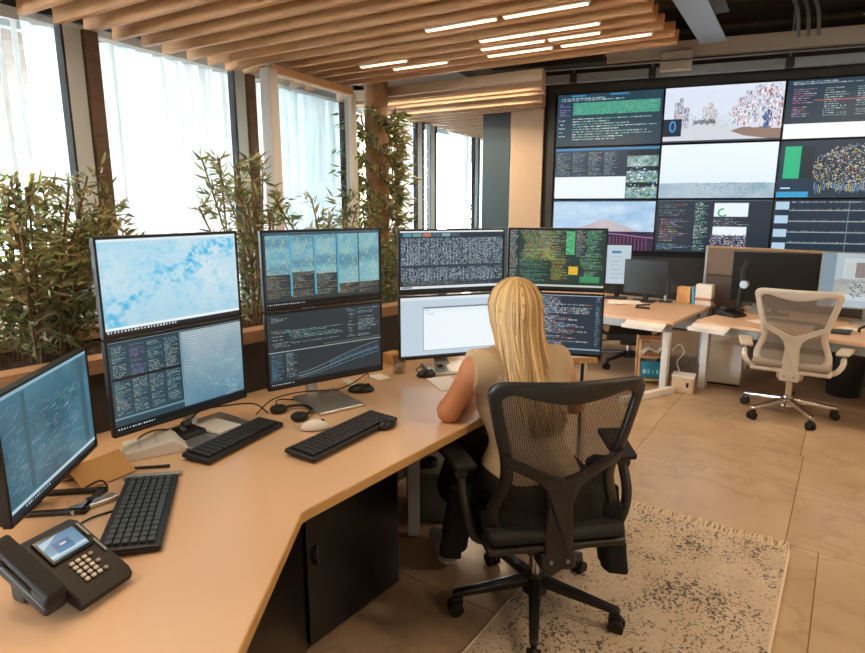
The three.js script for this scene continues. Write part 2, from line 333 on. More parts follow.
// video wall line: through (2.745, 7.5), its right hand end comes nearer
const VA = 111, vd = [Math.sin(R(VA)), Math.cos(R(VA))], vn = [-Math.cos(R(VA)), Math.sin(R(VA))];   // along, and away from the viewer
const vw = (a, y, o = 0) => [2.745 + vd[0] * a + vn[0] * o, y, 7.5 + vd[1] * a + vn[1] * o];
{
  const t = thing('bulkhead_beam', 'light grey horizontal beam above the video wall', 'beam', vw(1.2, 3.2, -0.13), 21);
  part('face', rbox(5.6, 0.17, 0.1, 0.006, 1), M.greyBeam, t, [0, 0.085, 0]);
  part('bracket', rbox(0.34, 0.2, 0.16, 0.01), M.greyBeam, t, [-1.1, -0.05, -0.05 + 0.1]);
  const u = thing('screen_truss', 'grey steel truss along the top of the video wall', 'beam', vw(1.2, 3.0, -0.1), 21);
  part('top_chord', rbox(5.6, 0.1, 0.08, 0.006, 1), M.beam, u, [0, 0.06, 0]);
  for (const x of [-2.25, -1.35, 0.05, 1.4]) { part('hanger_clamp', rbox(0.08, 0.11, 0.1, 0.008), M.charcoal, u, [x, 0.06, 0.03]); part('hanger_rod', cyl(0.012, 0.012, 0.75, 8), M.steel, u, [x, 0.45, 0.03]); }
  pipe('conduit', 'thin grey conduit between the two beams above the video wall', 'pipe', vw(-1.6, 3.14, -0.28), vw(4, 3.14, -0.28), 0.012, M.steel);
  pipe('conduit', 'dark cable pipe behind the bulkhead beam', 'pipe', vw(-1.6, 3.5, -0.06), vw(4, 3.5, -0.06), 0.05, M.darkPipe);
  const d = thing('cable_tray', 'dark metal cable tray beside the lattice end', 'tray', vw(-1.3, 3.13, -0.46), 21);
  part('tray_base', rbox(1.3, 0.012, 0.22, 0.003, 1), M.charcoal, d, [0, 0.01, 0]);
  for (const z of [-0.11, 0.11]) part('tray_side', rbox(1.3, 0.1, 0.01, 0.003, 1), M.charcoal, d, [0, 0.05, z]);
  for (let k = 0; k < 3; k++) { const x = 0.62 + k * 0.09; single('ceiling_conduit', `bent grey conduit dropping at the upper right, ${['left', 'middle', 'right'][k]} one of three`, 'pipe', tube([[x, 0.7, -0.5], [x - 0.05, 0.5, -0.2], [x, 0.25, 0], [x + 0.02, 0, 0.05]], 0.018, 20, 8), M.greyMetal, vw(0.6, 3.22, -0.5), 21, 'bent conduits'); }
  pipe('air_duct', 'large dark duct under the exposed ceiling at the upper right', 'duct', vw(-0.4, 3.67, -1.9), vw(4.5, 3.67, -1.9), 0.11, M.darkPipe);
}

// ---------------------------------------------------------------- screen pictures
function screenTex(w, h, draw) {
  const c = document.createElement('canvas'); c.width = w; c.height = h; const g = c.getContext('2d'); draw(g, w, h);
  const t = new THREE.CanvasTexture(c); t.colorSpace = THREE.SRGBColorSpace; t.anisotropy = 8; return t;
}
const glow = (tex, k = 1) => std({ color: '#050505', roughness: 0.25, emissive: '#ffffff', emissiveMap: tex, emissiveIntensity: k });
const fillR = (g, c, x, y, w, h) => { g.fillStyle = c; g.fillRect(x, y, w, h); };
const pick = (a) => a[(rnd() * a.length) | 0];
// rows of unreadable code-like dashes
function dashes(g, x, y, w, h, cols, row = 6, dens = 0.8, indent = true, th = 0.5) {
  let ind = 0;
  for (let yy = y; yy < y + h - row * 0.5; yy += row) {
    if (rnd() > dens) continue; if (indent) ind = Math.max(0, Math.min(w * 0.3, ind + rr(-9, 9)));
    let xx = x + ind; const end = x + w * rr(0.35, 1);
    while (xx < end) { const l = rr(3, 22), c = pick(cols); for (let q = 0; q < l && xx + q < x + w; q += 3) if (rnd() < 0.86) fillR(g, c, xx + q, yy, 2.1, row * th * rr(0.6, 1)); xx += l + rr(2, 6); }
  }
}
function speck(g, x, y, w, h, cols, n, s0 = 1, s1 = 4) { for (let i = 0; i < n; i++) fillR(g, pick(cols), x + rnd() * w, y + rnd() * h, rr(s0, s1), rr(s0, s1 * 0.7)); }
function clouds(g, x, y, w, h, fn, st = 2) { for (let j = 0; j < h; j += st) for (let i = 0; i < w; i += st) { const c = fn(i / w, j / h); g.fillStyle = `rgb(${c.map((q) => Math.max(0, Math.min(255, q)) | 0).join(',')})`; g.fillRect(x + i, y + j, st, st); } }
const CODE = ['#9fd0dc', '#7fb3c4', '#c6d6d4', '#5f96a8', '#d7c9a6'];
const COLOURED = ['#4fae62', '#86b94b', '#d3b84a', '#c98a3d', '#5fa7b0', '#b9c7c2', '#b6524c'];
const T = {};
T.map = screenTex(640, 384, (g, w, h) => {
  clouds(g, 0, 0, w, h, (u, v) => {
    const n = fbm(u * 4 + 2, v * 3 + 5, 5), m = 0.55 * fbm(u * 16 + 31, v * 11 + 3, 5) + 0.45 * fbm(u * 40, v * 28, 3), land = fbm(u * 3 + 8, v * 3 + 1, 4);
    const band = Math.exp(-Math.pow((v - (0.85 - 0.75 * u + 0.5 * (land - 0.5))) / 0.16, 2)), e = Math.max(0, m * 3.2 - 1.45) * (0.25 + band);
    let c = mix3([168, 214, 234], [205, 226, 236], n * 1.3); c = mix3(c, [60, 178, 228], Math.min(1, e * 1.1)); return mix3(c, [150, 196, 218], Math.max(0, v - 0.55) * 0.9);
  });
  fillR(g, '#dceaf0', 0, 0, w, 14); fillR(g, '#37505e', 0, 0, w, 4); fillR(g, '#e8f1f5', 0, h - 26, w, 12); fillR(g, '#1d2a33', 0, h - 14, w, 14);
  for (let i = 0; i < 22; i++) fillR(g, '#d8e5ea', 8 + i * 14, h - 11, rr(4, 9), 7);
});
T.codeMap = screenTex(640, 384, (g, w, h) => {
  fillR(g, '#2c4753', 0, 0, w, h); fillR(g, '#8fa9b4', 0, 0, w, 10); fillR(g, '#20303a', 0, 5, w, 5);
  for (let k = 0; k < 4; k++) { dashes(g, 14 + k * 76, 22, 62, 130, k === 1 ? ['#b98bd0', '#8f7ab8', '#87a7c8'] : CODE, 7, 0.9, false); dashes(g, 14 + k * 76, 168, 62, 150, CODE, 7, 0.9, false); }
  fillR(g, '#0f1d24', 6, 152, 306, 12); fillR(g, '#6d93a3', 0, 322, 318, 8); fillR(g, '#8db4c4', 316, 8, 4, h - 40);
  clouds(g, 322, 10, w - 322, h - 40, (u, v) => { const n = fbm(u * 5 + 3, v * 4 + 9, 5), r = 0.5 + 0.5 * Math.sin(v * 190 + 9 * n); let c = mix3([186, 200, 205], [92, 138, 160], Math.min(1, v * 0.9 + 0.5 * (n - 0.5))); return mix3(c, [70, 110, 136], 0.35 * r); });
  g.lineWidth = 1.6; for (let k = 0; k < 14; k++) { g.strokeStyle = pick(['#7fd8dc', '#a6c8cf', '#6fb4b4']); g.beginPath(); let x = rr(400, 640), y = rr(170, 330); g.moveTo(x, y); for (let q = 0; q < 6; q++) { x += rr(-30, 30); y += rr(-26, 26); g.lineTo(x, y); } g.stroke(); }
  fillR(g, '#0e171c', 0, h - 26, w, 26); for (let i = 0; i < 14; i++) fillR(g, '#cfdbe0', 10 + i * 12, h - 16, rr(3, 8), 6);
});
T.strips = screenTex(640, 384, (g, w, h) => {
  fillR(g, '#343b3f', 0, 0, w, h); fillR(g, '#3c5a68', 0, 0, w, 16);
  for (let k = 0; k < 5; k++) {
    const x = 12 + k * 126, wd = 118, hh = [200, 190, 205, 270, 270][k];
    clouds(g, x, 18, wd, hh, (u, v) => { const n = fbm(u * 3 + k * 7, v * 9, 4), m = fbm(u * 20 + k, v * 20, 2); let c = mix3([96, 160, 184], [150, 196, 202], n); c = mix3(c, [58, 110, 140], Math.max(0, Math.sin(v * 9 + k) * 0.5)); return mix3(c, [200, 200, 160], m > 0.62 ? 0.5 : 0); }, 3);
    dashes(g, x, hh + 10, wd, h - hh - 50, ['#c9a05a', '#b97a48', '#86b4c0', '#d6d6c8', '#7ca25c'], 6, 0.95, false);
  }
  for (let k = 0; k < 3; k++) fillR(g, '#54a9c6', 132 + k * 128, 20, 10, h - 70);
  fillR(g, '#121516', 0, h - 24, w, 24); for (let i = 0; i < 18; i++) fillR(g, '#cdd6d8', 8 + i * 11, h - 15, rr(3, 7), 6);
});
T.graph = screenTex(640, 384, (g, w, h) => {
  fillR(g, '#30393e', 0, 0, w, h); dashes(g, 20, 20, 90, 26, CODE, 7); dashes(g, 20, 90, 110, 90, CODE, 9); dashes(g, 110, 95, 300, 80, ['#9fd0dc', '#5cb58e', '#c6d6d4', '#7fb3c4'], 8, 0.8);
  dashes(g, 430, 14, 60, 160, CODE, 7); dashes(g, 500, 18, 130, 160, ['#a8c6d6', '#7fa6c4', '#cdd8dc'], 8, 0.9, false);
  fillR(g, '#a8b9bd', 0, 200, w, 4); fillR(g, '#6d7a60', 300, 188, w, 3); dashes(g, 14, 214, 60, 140, ['#4f9cc6', '#78b6d6'], 6, 0.9, false); dashes(g, 90, 214, 60, 130, CODE, 6, 0.9, false);
  g.lineWidth = 3; for (const [a, b, c] of [[330, 250, '#7f96a0'], [345, 285, '#91aab4'], [355, 310, '#5f88a4']]) { g.strokeStyle = c; g.beginPath(); g.moveTo(150, a); g.bezierCurveTo(300, a - 10, 400, b, w - 20, b - 30); g.stroke(); }
  for (let i = 0; i < 60; i++) { const x = 330 + i * 5; fillR(g, '#557f9a', x, 300 - i * 0.8 - rr(0, 26), 1.5, rr(10, 44)); }
  fillR(g, '#15181a', 0, h - 20, w, 20); for (let i = 0; i < 12; i++) fillR(g, '#cdd6d8', 10 + i * 10, h - 13, rr(3, 7), 5);
});
T.table = screenTex(640, 384, (g, w, h) => {
  fillR(g, '#2c3b47', 0, 0, w, h); fillR(g, '#e6ecee', 0, 0, w, 12); for (let k = 0; k < 6; k++) fillR(g, ['#5d93a6', '#6aa0ac', '#c2776c', '#4d6b78', '#7ea3ae', '#44606c'][k], 20 + k * 58, 16, 52, 22);
  for (const [y0, y1] of [[48, 214], [234, 314]]) for (let x = 8; x < w - 10; x += 9) { const on = rr(0.6, 1); for (let y = y0; y < y1; y += 6) if (rnd() < on) fillR(g, pick(['#8ea8b8', '#b9c8d0', '#7d98aa', '#d2dade']), x, y, rr(3, 6), 5); }
  fillR(g, '#46545c', 0, 216, w, 3); fillR(g, '#46545c', 0, 226, w, 3); dashes(g, 20, 322, 560, 22, ['#b9c8d0', '#c7a45c', '#7d95a4'], 8); fillR(g, '#dfe6ea', 0, 350, w, 16); fillR(g, '#1a2227', 0, h - 14, w, 14); fillR(g, '#55636b', 10, 353, 60, 8);
});
T.dialog = screenTex(640, 384, (g, w, h) => {
  fillR(g, '#bccdda', 0, 0, w, h); fillR(g, '#d6e0e8', 0, 0, w, 22); fillR(g, '#6f7f8a', 138, 66, 474, 282); fillR(g, '#dfeaf2', 141, 76, 468, 269); fillR(g, '#e9f1f6', 141, 100, 468, 245);
  dashes(g, 152, 86, 60, 8, ['#64737e'], 8, 1, false); dashes(g, 154, 108, 90, 6, ['#7b8890'], 8, 1, false); fillR(g, '#a9bac6', 580, 0, 60, 64); fillR(g, '#2c3338', 0, h - 8, w, 8);
});
T.colour = screenTex(640, 384, (g, w, h) => {
  fillR(g, '#263b37', 0, 0, w, h); dashes(g, 4, 6, 54, 330, ['#cfd6d8', '#9aa7ab', '#c9909a'], 7, 0.95, false, 0.7); fillR(g, '#10201f', 58, 0, 6, h);
  dashes(g, 70, 8, 300, 130, COLOURED, 5, 1, true, 0.95); dashes(g, 200, 8, 180, 180, COLOURED, 5, 0.9, true, 0.95); dashes(g, 90, 130, 260, 60, ['#d3b84a', '#c98a3d', '#86b94b'], 7, 0.9, true, 0.8); dashes(g, 280, 190, 130, 140, ['#d8c04a', '#c6a83c', '#86b94b', '#b6784c'], 7, 0.95, true, 0.8);
  fillR(g, '#4fae72', 382, 10, 58, 150); dashes(g, 382, 10, 58, 150, ['#20463a', '#9fd8b0'], 8, 0.9, false); dashes(g, 450, 6, 60, 170, ['#c99aa2', '#d8c2c4', '#7f8f96'], 7, 0.98, false, 0.8);
  dashes(g, 70, 150, 200, 190, ['#3f7f6a', '#5fa7b0', '#86b94b', '#7f9a94'], 6, 0.8, true, 0.9); dashes(g, 240, 140, 150, 60, COLOURED, 5, 1, false, 0.95); dashes(g, 510, 6, 120, 170, ['#4fae62', '#5fa7b0', '#9fc0b0', '#86b94b'], 6, 0.9, true, 0.9); fillR(g, '#e0b531', 404, 236, 62, 54); dashes(g, 404, 236, 62, 54, ['#f2d878', '#a57a1c'], 8); dashes(g, 476, 170, 150, 160, ['#4fae62', '#86b94b', '#5fb0a0', '#b9c7c2'], 7, 0.9, true, 0.8); fillR(g, '#3f8e5c', 480, 300, 130, 40);
  for (let k = 0; k < 8; k++) fillR(g, '#32453f', 70 + k * 26, 196, 2, 140); fillR(g, '#c9cdc0', 0, h - 26, w, 12); fillR(g, '#222a2a', 0, h - 14, w, 14);
});
T.code = screenTex(640, 384, (g, w, h) => {
  fillR(g, '#2f3b46', 0, 0, w, h); fillR(g, '#9db3bf', 0, 0, w, 8); dashes(g, 10, 16, 570, 330, ['#b4c8d4', '#8fa9ba', '#dbe3e8', '#dbe3e8', '#c06a62', '#7c96a8'], 11, 1, true, 0.85); dashes(g, 600, 16, 26, 320, ['#7c96a8', '#b4c8d4'], 11, 0.9, false); fillR(g, '#8ba2b0', 0, 350, w, 10);
});
T.blur = screenTex(640, 384, (g, w, h) => {
  clouds(g, 0, 0, w, h, (u, v) => { const n = fbm(u * 4 + 50, v * 3, 4); return mix3([44, 80, 96], [84, 128, 146], n * 1.1 + 0.1 * (1 - v)); }, 3);
  fillR(g, '#8fb4c4', 0, 0, w, 14); fillR(g, '#41606e', 140, 20, 26, h - 60); fillR(g, '#41606e', w - 80, 20, 40, h - 60);
  g.lineWidth = 2; for (let k = 0; k < 210; k++) { g.strokeStyle = pick(['#69a6b0', '#5bb8a0', '#9a8fb0', '#b48a9a', '#9fc4d0', '#4f8ea8', '#3f6f86']); const x = 170 + rnd() * 380, y = 90 + rnd() * 250; g.globalAlpha = 0.75; g.beginPath(); g.moveTo(x, y); g.lineTo(x + rr(8, 46), y - rr(1, 8)); g.stroke(); }
  for (let k = 0; k < 60; k++) { g.strokeStyle = pick(['#9ab4c0', '#7a94a8', '#8fa0b8']); const x = 10 + rnd() * 100, y = 40 + rnd() * 280; g.beginPath(); g.moveTo(x, y); g.lineTo(x + rr(8, 40), y - rr(2, 14)); g.stroke(); }
  g.globalAlpha = 1; fillR(g, '#b4d2de', 0, h - 30, w, 12); fillR(g, '#1b2a36', 0, h - 18, w, 18); for (let i = 0; i < 12; i++) fillR(g, '#cfdbe0', 90 + i * 14, h - 13, rr(3, 8), 7);
});
// video wall pictures, row by row from the top
const VW = [];
VW.push(screenTex(512, 264, (g, w, h) => { fillR(g, '#28404e', 0, 0, w, h); fillR(g, '#3e86b4', 70, 6, 70, 7); fillR(g, '#3e86b4', 260, 6, 90, 7); dashes(g, 20, 20, 400, 18, ['#cfe0e6', '#a8c0ca'], 9, 1, false, 0.8); fillR(g, '#3f8f7c', 80, 44, 420, 62); speck(g, 80, 44, 420, 62, ['#6fc49c', '#2f6f6a', '#8fd0a8', '#c9d8a0'], 1600, 1, 3); dashes(g, 12, 50, 50, 60, ['#7f8fd0', '#c07fc0'], 9, 0.9, false); dashes(g, 80, 124, 420, 120, ['#7fc0a8', '#cfe0e6', '#93c7b0', '#dfe8ea'], 13, 1, false, 0.5); dashes(g, 8, 130, 50, 110, ['#cfe0e6'], 20, 0.8, false, 0.3); }));
VW.push(screenTex(512, 264, (g, w, h) => {
  clouds(g, 0, 0, w, h, (u, v) => mix3([214, 222, 236], [176, 184, 196], Math.max(0, v - 0.5) * 1.6 + 0.15 * fbm(u * 5, v * 5, 3)));
  fillR(g, '#c9ccd4', 0, 190, w, 74); g.fillStyle = '#8a746a'; g.beginPath(); g.moveTo(300, 216); g.lineTo(380, 190); g.lineTo(w, 196); g.lineTo(w, 264); g.lineTo(360, 240); g.fill();
  const block = (x, y, w0, h0, cols, n) => { fillR(g, cols[0], x, y, w0, h0); for (let k = 0; k < n; k++) fillR(g, pick(cols), x + rnd() * w0 * 0.9, y + rnd() * h0 * 0.9, rr(2, w0 * 0.22), rr(2, h0 * 0.1)); };
  const facadeC = ['#cfd3dd', '#b98a90', '#8d97b4', '#e6e9f0', '#9aa4c0', '#d9b8b4', '#a8606a', '#f2f2f4', '#6a7596'];
  for (const [x, y, w0, h0] of [[300, 96, 26, 100], [322, 60, 30, 140], [350, 30, 40, 170], [388, 8, 34, 196], [424, 0, 48, 200], [470, 0, 42, 210]]) block(x, y, w0, h0, facadeC, 90);
  for (const [x, y, w0, h0] of [[44, 70, 22, 130], [66, 50, 18, 150], [86, 96, 26, 100]]) block(x, y, w0, h0, ['#aeb4c4', '#5a6480', '#b88078', '#d8dce6', '#3d4660', '#c9b0a8'], 60);
  for (const [x, y, w0, h0] of [[172, 96, 20, 90], [194, 78, 22, 106], [216, 110, 20, 76]]) block(x, y, w0, h0, ['#c4c9cf', '#c98a70', '#7a94a0', '#e0e4ea', '#a87068', '#6f8a80'], 50);
  for (let k = 0; k < 90; k++) fillR(g, pick(['#d5d9e2', '#c2a8a8', '#aab6ca']), rr(110, 320), rr(120, 190), rr(2, 8), rr(2, 8));
  for (let k = 0; k < 16; k++) fillR(g, pick(['#20283a', '#343c50', '#4a3a40']), 135 + k * 6, 160 + rr(-6, 4), 4, rr(16, 26)); for (let k = 0; k < 26; k++) fillR(g, pick(['#3a5a8a', '#3f6a9a', '#2d3f66']), 450 + rr(-14, 14), rr(120, 190), 6, rr(8, 26));
  fillR(g, '#222c3a', 0, 150, 82, 84); g.strokeStyle = '#3f8ecb'; g.lineWidth = 8; g.beginPath(); g.ellipse(42, 186, 12, 24, 0, 0, 7); g.stroke(); fillR(g, '#39434f', 0, h - 8, w, 8);
}));
VW.push(screenTex(512, 264, (g, w, h) => { fillR(g, '#263a49', 0, 0, w, h); dashes(g, 20, 8, 460, 16, ['#cfe0e6', '#9fb4c0'], 8, 1, false, 0.7); for (let k = 0; k < 4; k++) dashes(g, 26 + k * 124, 40, 90, 130, k ? ['#cfe0e6', '#93b0bf', '#7fae8f'] : ['#c86a6a', '#c77ac0', '#b9c9d0'], 10, 0.92, false, 0.5); fillR(g, '#b05a56', 110, 92, 390, 4); fillR(g, '#e9eef2', 0, 196, w, 68); }));
VW.push(screenTex(512, 264, (g, w, h) => { fillR(g, '#24384a', 0, 0, w, h); fillR(g, '#3a80b0', 0, 2, w, 12); for (let k = 0; k < 4; k++) dashes(g, 10 + k * 80, 24, 66, 120, ['#6f93a6', '#8fb0bf', '#56788a', '#b0a47c'], 6, 0.98, false, 0.7); fillR(g, '#dfe8f0', 0, 150, 360, 114); clouds(g, 362, 20, 150, 244, (u, v) => { const n = fbm(u * 8, v * 14, 4); return v % 0.33 < 0.1 ? [30, 44, 52] : mix3([210, 222, 228], [70, 110, 100], n * 1.2); }, 3); speck(g, 362, 100, 150, 160, ['#5b9a5a', '#4a7ab4', '#dfe6ea', '#2a3a44'], 160, 3, 12); }));
VW.push(screenTex(512, 264, (g, w, h) => { clouds(g, 0, 0, w, h, (u, v) => { const n = fbm(u * 7, v * 5, 4); let c = mix3([226, 238, 250], [214, 226, 238], v); if (v > 0.68 + 0.05 * fbm(u * 4, 1, 3)) c = mix3([186, 196, 208], [120, 156, 176], n); return c; }, 2); speck(g, 150, 190, 340, 60, ['#6fb0c0', '#9fc0c8', '#c9b26c', '#5a8898', '#d4dde2', '#3f6f86'], 620, 1, 5); }));
VW.push(screenTex(512, 264, (g, w, h) => { fillR(g, '#233a4d', 0, 0, w, h); fillR(g, '#2bb07e', 18, 24, 66, 150); fillR(g, '#22323c', 88, 24, 50, 150); fillR(g, '#3597c4', 0, 236, 130, 26); fillR(g, '#cfe0ea', 14, 216, 40, 6); fillR(g, '#263848', 140, 4, 372, 250); for (let k = 0; k < 1500; k++) { const a = rnd() * 6.28, r = Math.sqrt(rnd()) * 1, x = 300 + Math.cos(a) * 165 * r, y = 125 + Math.sin(a) * 108 * r; fillR(g, pick(['#b9a45c', '#c8ccd0', '#7a94a8', '#a85f50', '#5f7e94', '#16232e', '#d4bd78']), x, y, rr(2, 7), rr(2, 6)); } for (let x = 150; x < 500; x += 8) fillR(g, pick(['#7a94a8', '#4d7a98', '#b9a45c']), x, 190 + rr(0, 20), 4, rr(20, 44)); }));
VW.push(screenTex(512, 264, (g, w, h) => { clouds(g, 0, 0, w, h, (u, v) => { const n = fbm(u * 6, v * 6, 4), hill = 0.36 + 0.5 * Math.pow(Math.abs(u - 0.52) * 1.7, 1.4) + 0.06 * n; let c = mix3([132, 172, 208], [196, 214, 230], n * 1.2); if (v > hill) c = mix3([196, 186, 190], [170, 164, 176], n); if (v > 0.62) c = mix3([58, 46, 70], [38, 40, 58], n); return c; }); g.strokeStyle = '#c77ab8'; g.lineWidth = 4; g.beginPath(); g.moveTo(200, 176); g.bezierCurveTo(320, 170, 420, 190, 512, 196); g.stroke(); g.strokeStyle = '#8a4a6a'; for (let k = 0; k < 12; k++) { g.beginPath(); g.moveTo(280 + k * 18, 190); g.lineTo(280 + k * 18, 264); g.stroke(); } fillR(g, '#27405a', 0, 0, w, 6); }));
VW.push(screenTex(512, 264, (g, w, h) => { fillR(g, '#28323f', 0, 0, w, h); fillR(g, '#4a6074', 0, 0, w, 5); dashes(g, 8, 12, 130, 70, ['#4f8f6a', '#9ab0b8', '#b05a5a'], 7, 0.9); fillR(g, '#2b3340', 6, 88, 160, 130); dashes(g, 14, 96, 140, 116, ['#d8b84a', '#a86ac0', '#cfd8dc', '#6fae7a', '#c06a62'], 9, 0.95); dashes(g, 176, 12, 60, 246, ['#4f8f6a', '#77b08a', '#cfd8dc'], 7, 0.98, false, 0.8); fillR(g, '#dbe6ea', 262, 14, 150, 68); g.strokeStyle = '#4fa86a'; g.lineWidth = 8; g.beginPath(); g.arc(300, 62, 18, 0.5, 5); g.stroke(); dashes(g, 262, 92, 160, 40, ['#a85a52', '#cfd8dc', '#7a94a8'], 7); fillR(g, '#dfe6ee', 262, 132, 150, 44); speck(g, 250, 170, 160, 60, ['#c9b26c', '#7a94c8', '#cfd8dc', '#8a5aa0', '#22303c'], 420, 2, 7); dashes(g, 8, 224, 160, 36, CODE, 8); }));
VW.push(screenTex(512, 264, (g, w, h) => { fillR(g, '#233342', 0, 0, w, h); for (let k = 0; k < 4; k++) fillR(g, '#a9c4d6', 4, 8 + k * 66, 56, 38); for (let k = 0; k < 5; k++) { fillR(g, '#93a7b2', 62, 48 + k * 52, w, 4); for (let i = 0; i < 110; i++) if (rnd() < 0.5) fillR(g, pick(['#b9c4b0', '#6f8a60', '#c8b26a', '#a85f50']), 66 + i * 4, 46 + k * 52 - rr(0, 5), 2, 5); } fillR(g, '#6f8490', 300, 4, 3, 260); dashes(g, 70, 8, 420, 12, ['#b9c8d0'], 8, 1, false, 0.7); }));
T.doc = screenTex(160, 256, (g, w, h) => { fillR(g, '#cfe0ea', 0, 0, w, h); fillR(g, '#3c86b8', 34, 40, 60, 14); for (let k = 0; k < 6; k++) dashes(g, 34, 76 + k * 28, 90, 6, ['#6d8794'], 8, 1, false); });
T.ui = screenTex(512, 320, (g, w, h) => { fillR(g, '#c4d4de', 0, 0, w, h); fillR(g, '#8fa6b4', 0, 0, 70, h); fillR(g, '#dfe8ee', 110, 30, 402, 250); fillR(g, '#9a938e', 170, 54, 70, 90); fillR(g, '#d8dfe0', 120, 60, 44, 84); clouds(g, 70, 150, 260, 90, (u, v) => { const n = fbm(u * 6, v * 5, 4); return mix3([226, 222, 210], [150, 160, 160], n); }, 4); speck(g, 150, 165, 200, 90, ['#5a6e7a', '#4a86b4', '#d8dfe0', '#8a7f74'], 160, 4, 14); dashes(g, 330, 60, 150, 150, ['#6d7f8a', '#93a4ae'], 14, 0.8); });
T.phone = screenTex(128, 96, (g, w, h) => { clouds(g, 0, 0, w, h, (u, v) => mix3([74, 128, 168], [120, 170, 200], v + 0.3 * fbm(u * 4, v * 4, 3)), 2); g.fillStyle = '#a9cfe2'; g.beginPath(); g.moveTo(0, 10); g.lineTo(70, 0); g.lineTo(0, 40); g.fill(); fillR(g, '#3f6f9a', 30, 30, 60, 30); fillR(g, '#d6e4ea', 52, 42, 22, 9); fillR(g, '#cfe0ea', 0, 74, w, 14); fillR(g, '#3a86b8', 30, 60, 60, 18); });

// ---------------------------------------------------------------- video wall: nine displays in a dark frame
{
  const W0 = 1.262, H0 = 0.643, names = ['code and a green table', 'a bright street scene', 'a table above a white band', 'tables and a white panel', 'a pale landscape under a white sky', 'a green panel and a coloured map', 'a pale hill above a dark plot', 'code windows and two pictures', 'rows of timeline tracks'];
  const rows = ['top', 'middle', 'bottom'];
  const bez = M.blackGloss;
  for (let r = 0; r < 3; r++) for (let c = 0; c < 3; c++) {
    const t = thing('video_wall_display', `${rows[r]} row display of the video wall showing ${names[r * 3 + c]}`, 'display', vw(-1.26 + 1.262 * c + 0.63, 2.905 - (r + 1) * H0, -0.02), 21, 'video wall displays');
    part('housing', rbox(W0 - 0.006, H0 - 0.006, 0.08, 0.004, 1), bez, t, [0, H0 / 2, -0.045]);
    part('screen', new THREE.PlaneGeometry(W0 - 0.026, H0 - 0.026), glow(VW[r * 3 + c], 1.15), t, [0, H0 / 2, -0.002]);
  }
  const f = thing('video_wall_frame', 'dark metal frame carrying the video wall', 'frame', vw(0.63, 0, 0.11), 21);
  part('top_bar', rbox(3.95, 0.09, 0.12, 0.005, 1), M.charcoal, f, [0, 2.955, 0.07]); part('back_panel', rbox(3.9, 2.9, 0.04, 0.004, 1), M.blackMatte, f, [0, 1.45, 0]);
  part('side_post', rbox(0.09, 3.0, 0.12, 0.005, 1), M.charcoal, f, [-1.95, 1.5, 0.06]); part('side_post', rbox(0.07, 3.0, 0.12, 0.005, 1), M.charcoal, f, [1.96, 1.5, 0.06]);
  part('plinth', rbox(3.8, 0.9, 0.05, 0.004, 1), M.charcoal, f, [0, 0.46, 0.06]);
}
single('pillar', 'beige square pillar left of the video wall', 'pillar', rbox(0.42, 3.78, 0.35, 0.01), M.pillar, [1.27, 1.9, 8.28], 15);
single('dark_panel', 'dark blue grey panel beside the beige pillar', 'panel', rbox(0.36, 2.86, 0.08, 0.008), M.bluePanel, [0.85, 1.44, 8.3], 10);

// ---------------------------------------------------------------- glass screen, column
{
  const a = W(-1.412, 0, 5.5), b = W(-0.857, 0, 6.6), L = a.distanceTo(b), hd = Math.atan2(b.x - a.x, -(b.z - a.z)) * 180 / Math.PI;
  const t = thing('glass_screen', 'clear glass screen with white posts and a pale timber top rail', 'partition', [(a.x + b.x) / 2, 0, -(a.z + b.z) / 2], hd);
  part('post', rbox(0.11, 2.7, 0.11, 0.006), M.whiteMetal, t, [0, 1.35, L / 2]); part('post', rbox(0.09, 2.7, 0.09, 0.006), M.whiteMetal, t, [0, 1.35, -L / 2]);
  part('top_rail', rbox(0.09, 0.07, L, 0.006), M.lightWood, t, [0, 2.7, 0]); part('pane', new THREE.BoxGeometry(0.01, 2.6, L - 0.1), M.clearGlass, t, [0, 1.35, 0]);
}
single('timber_column', 'round timber column wrapped in climbing plants', 'column', at(cyl(0.13, 0.13, 2.9, 28), 0, 1.45, 0), std({ map: woodTex([0.66, 0.50, 0.34], [0.52, 0.37, 0.23], 20, 3, 8), roughness: 0.5 }), [-0.62, 0, 6.95]);

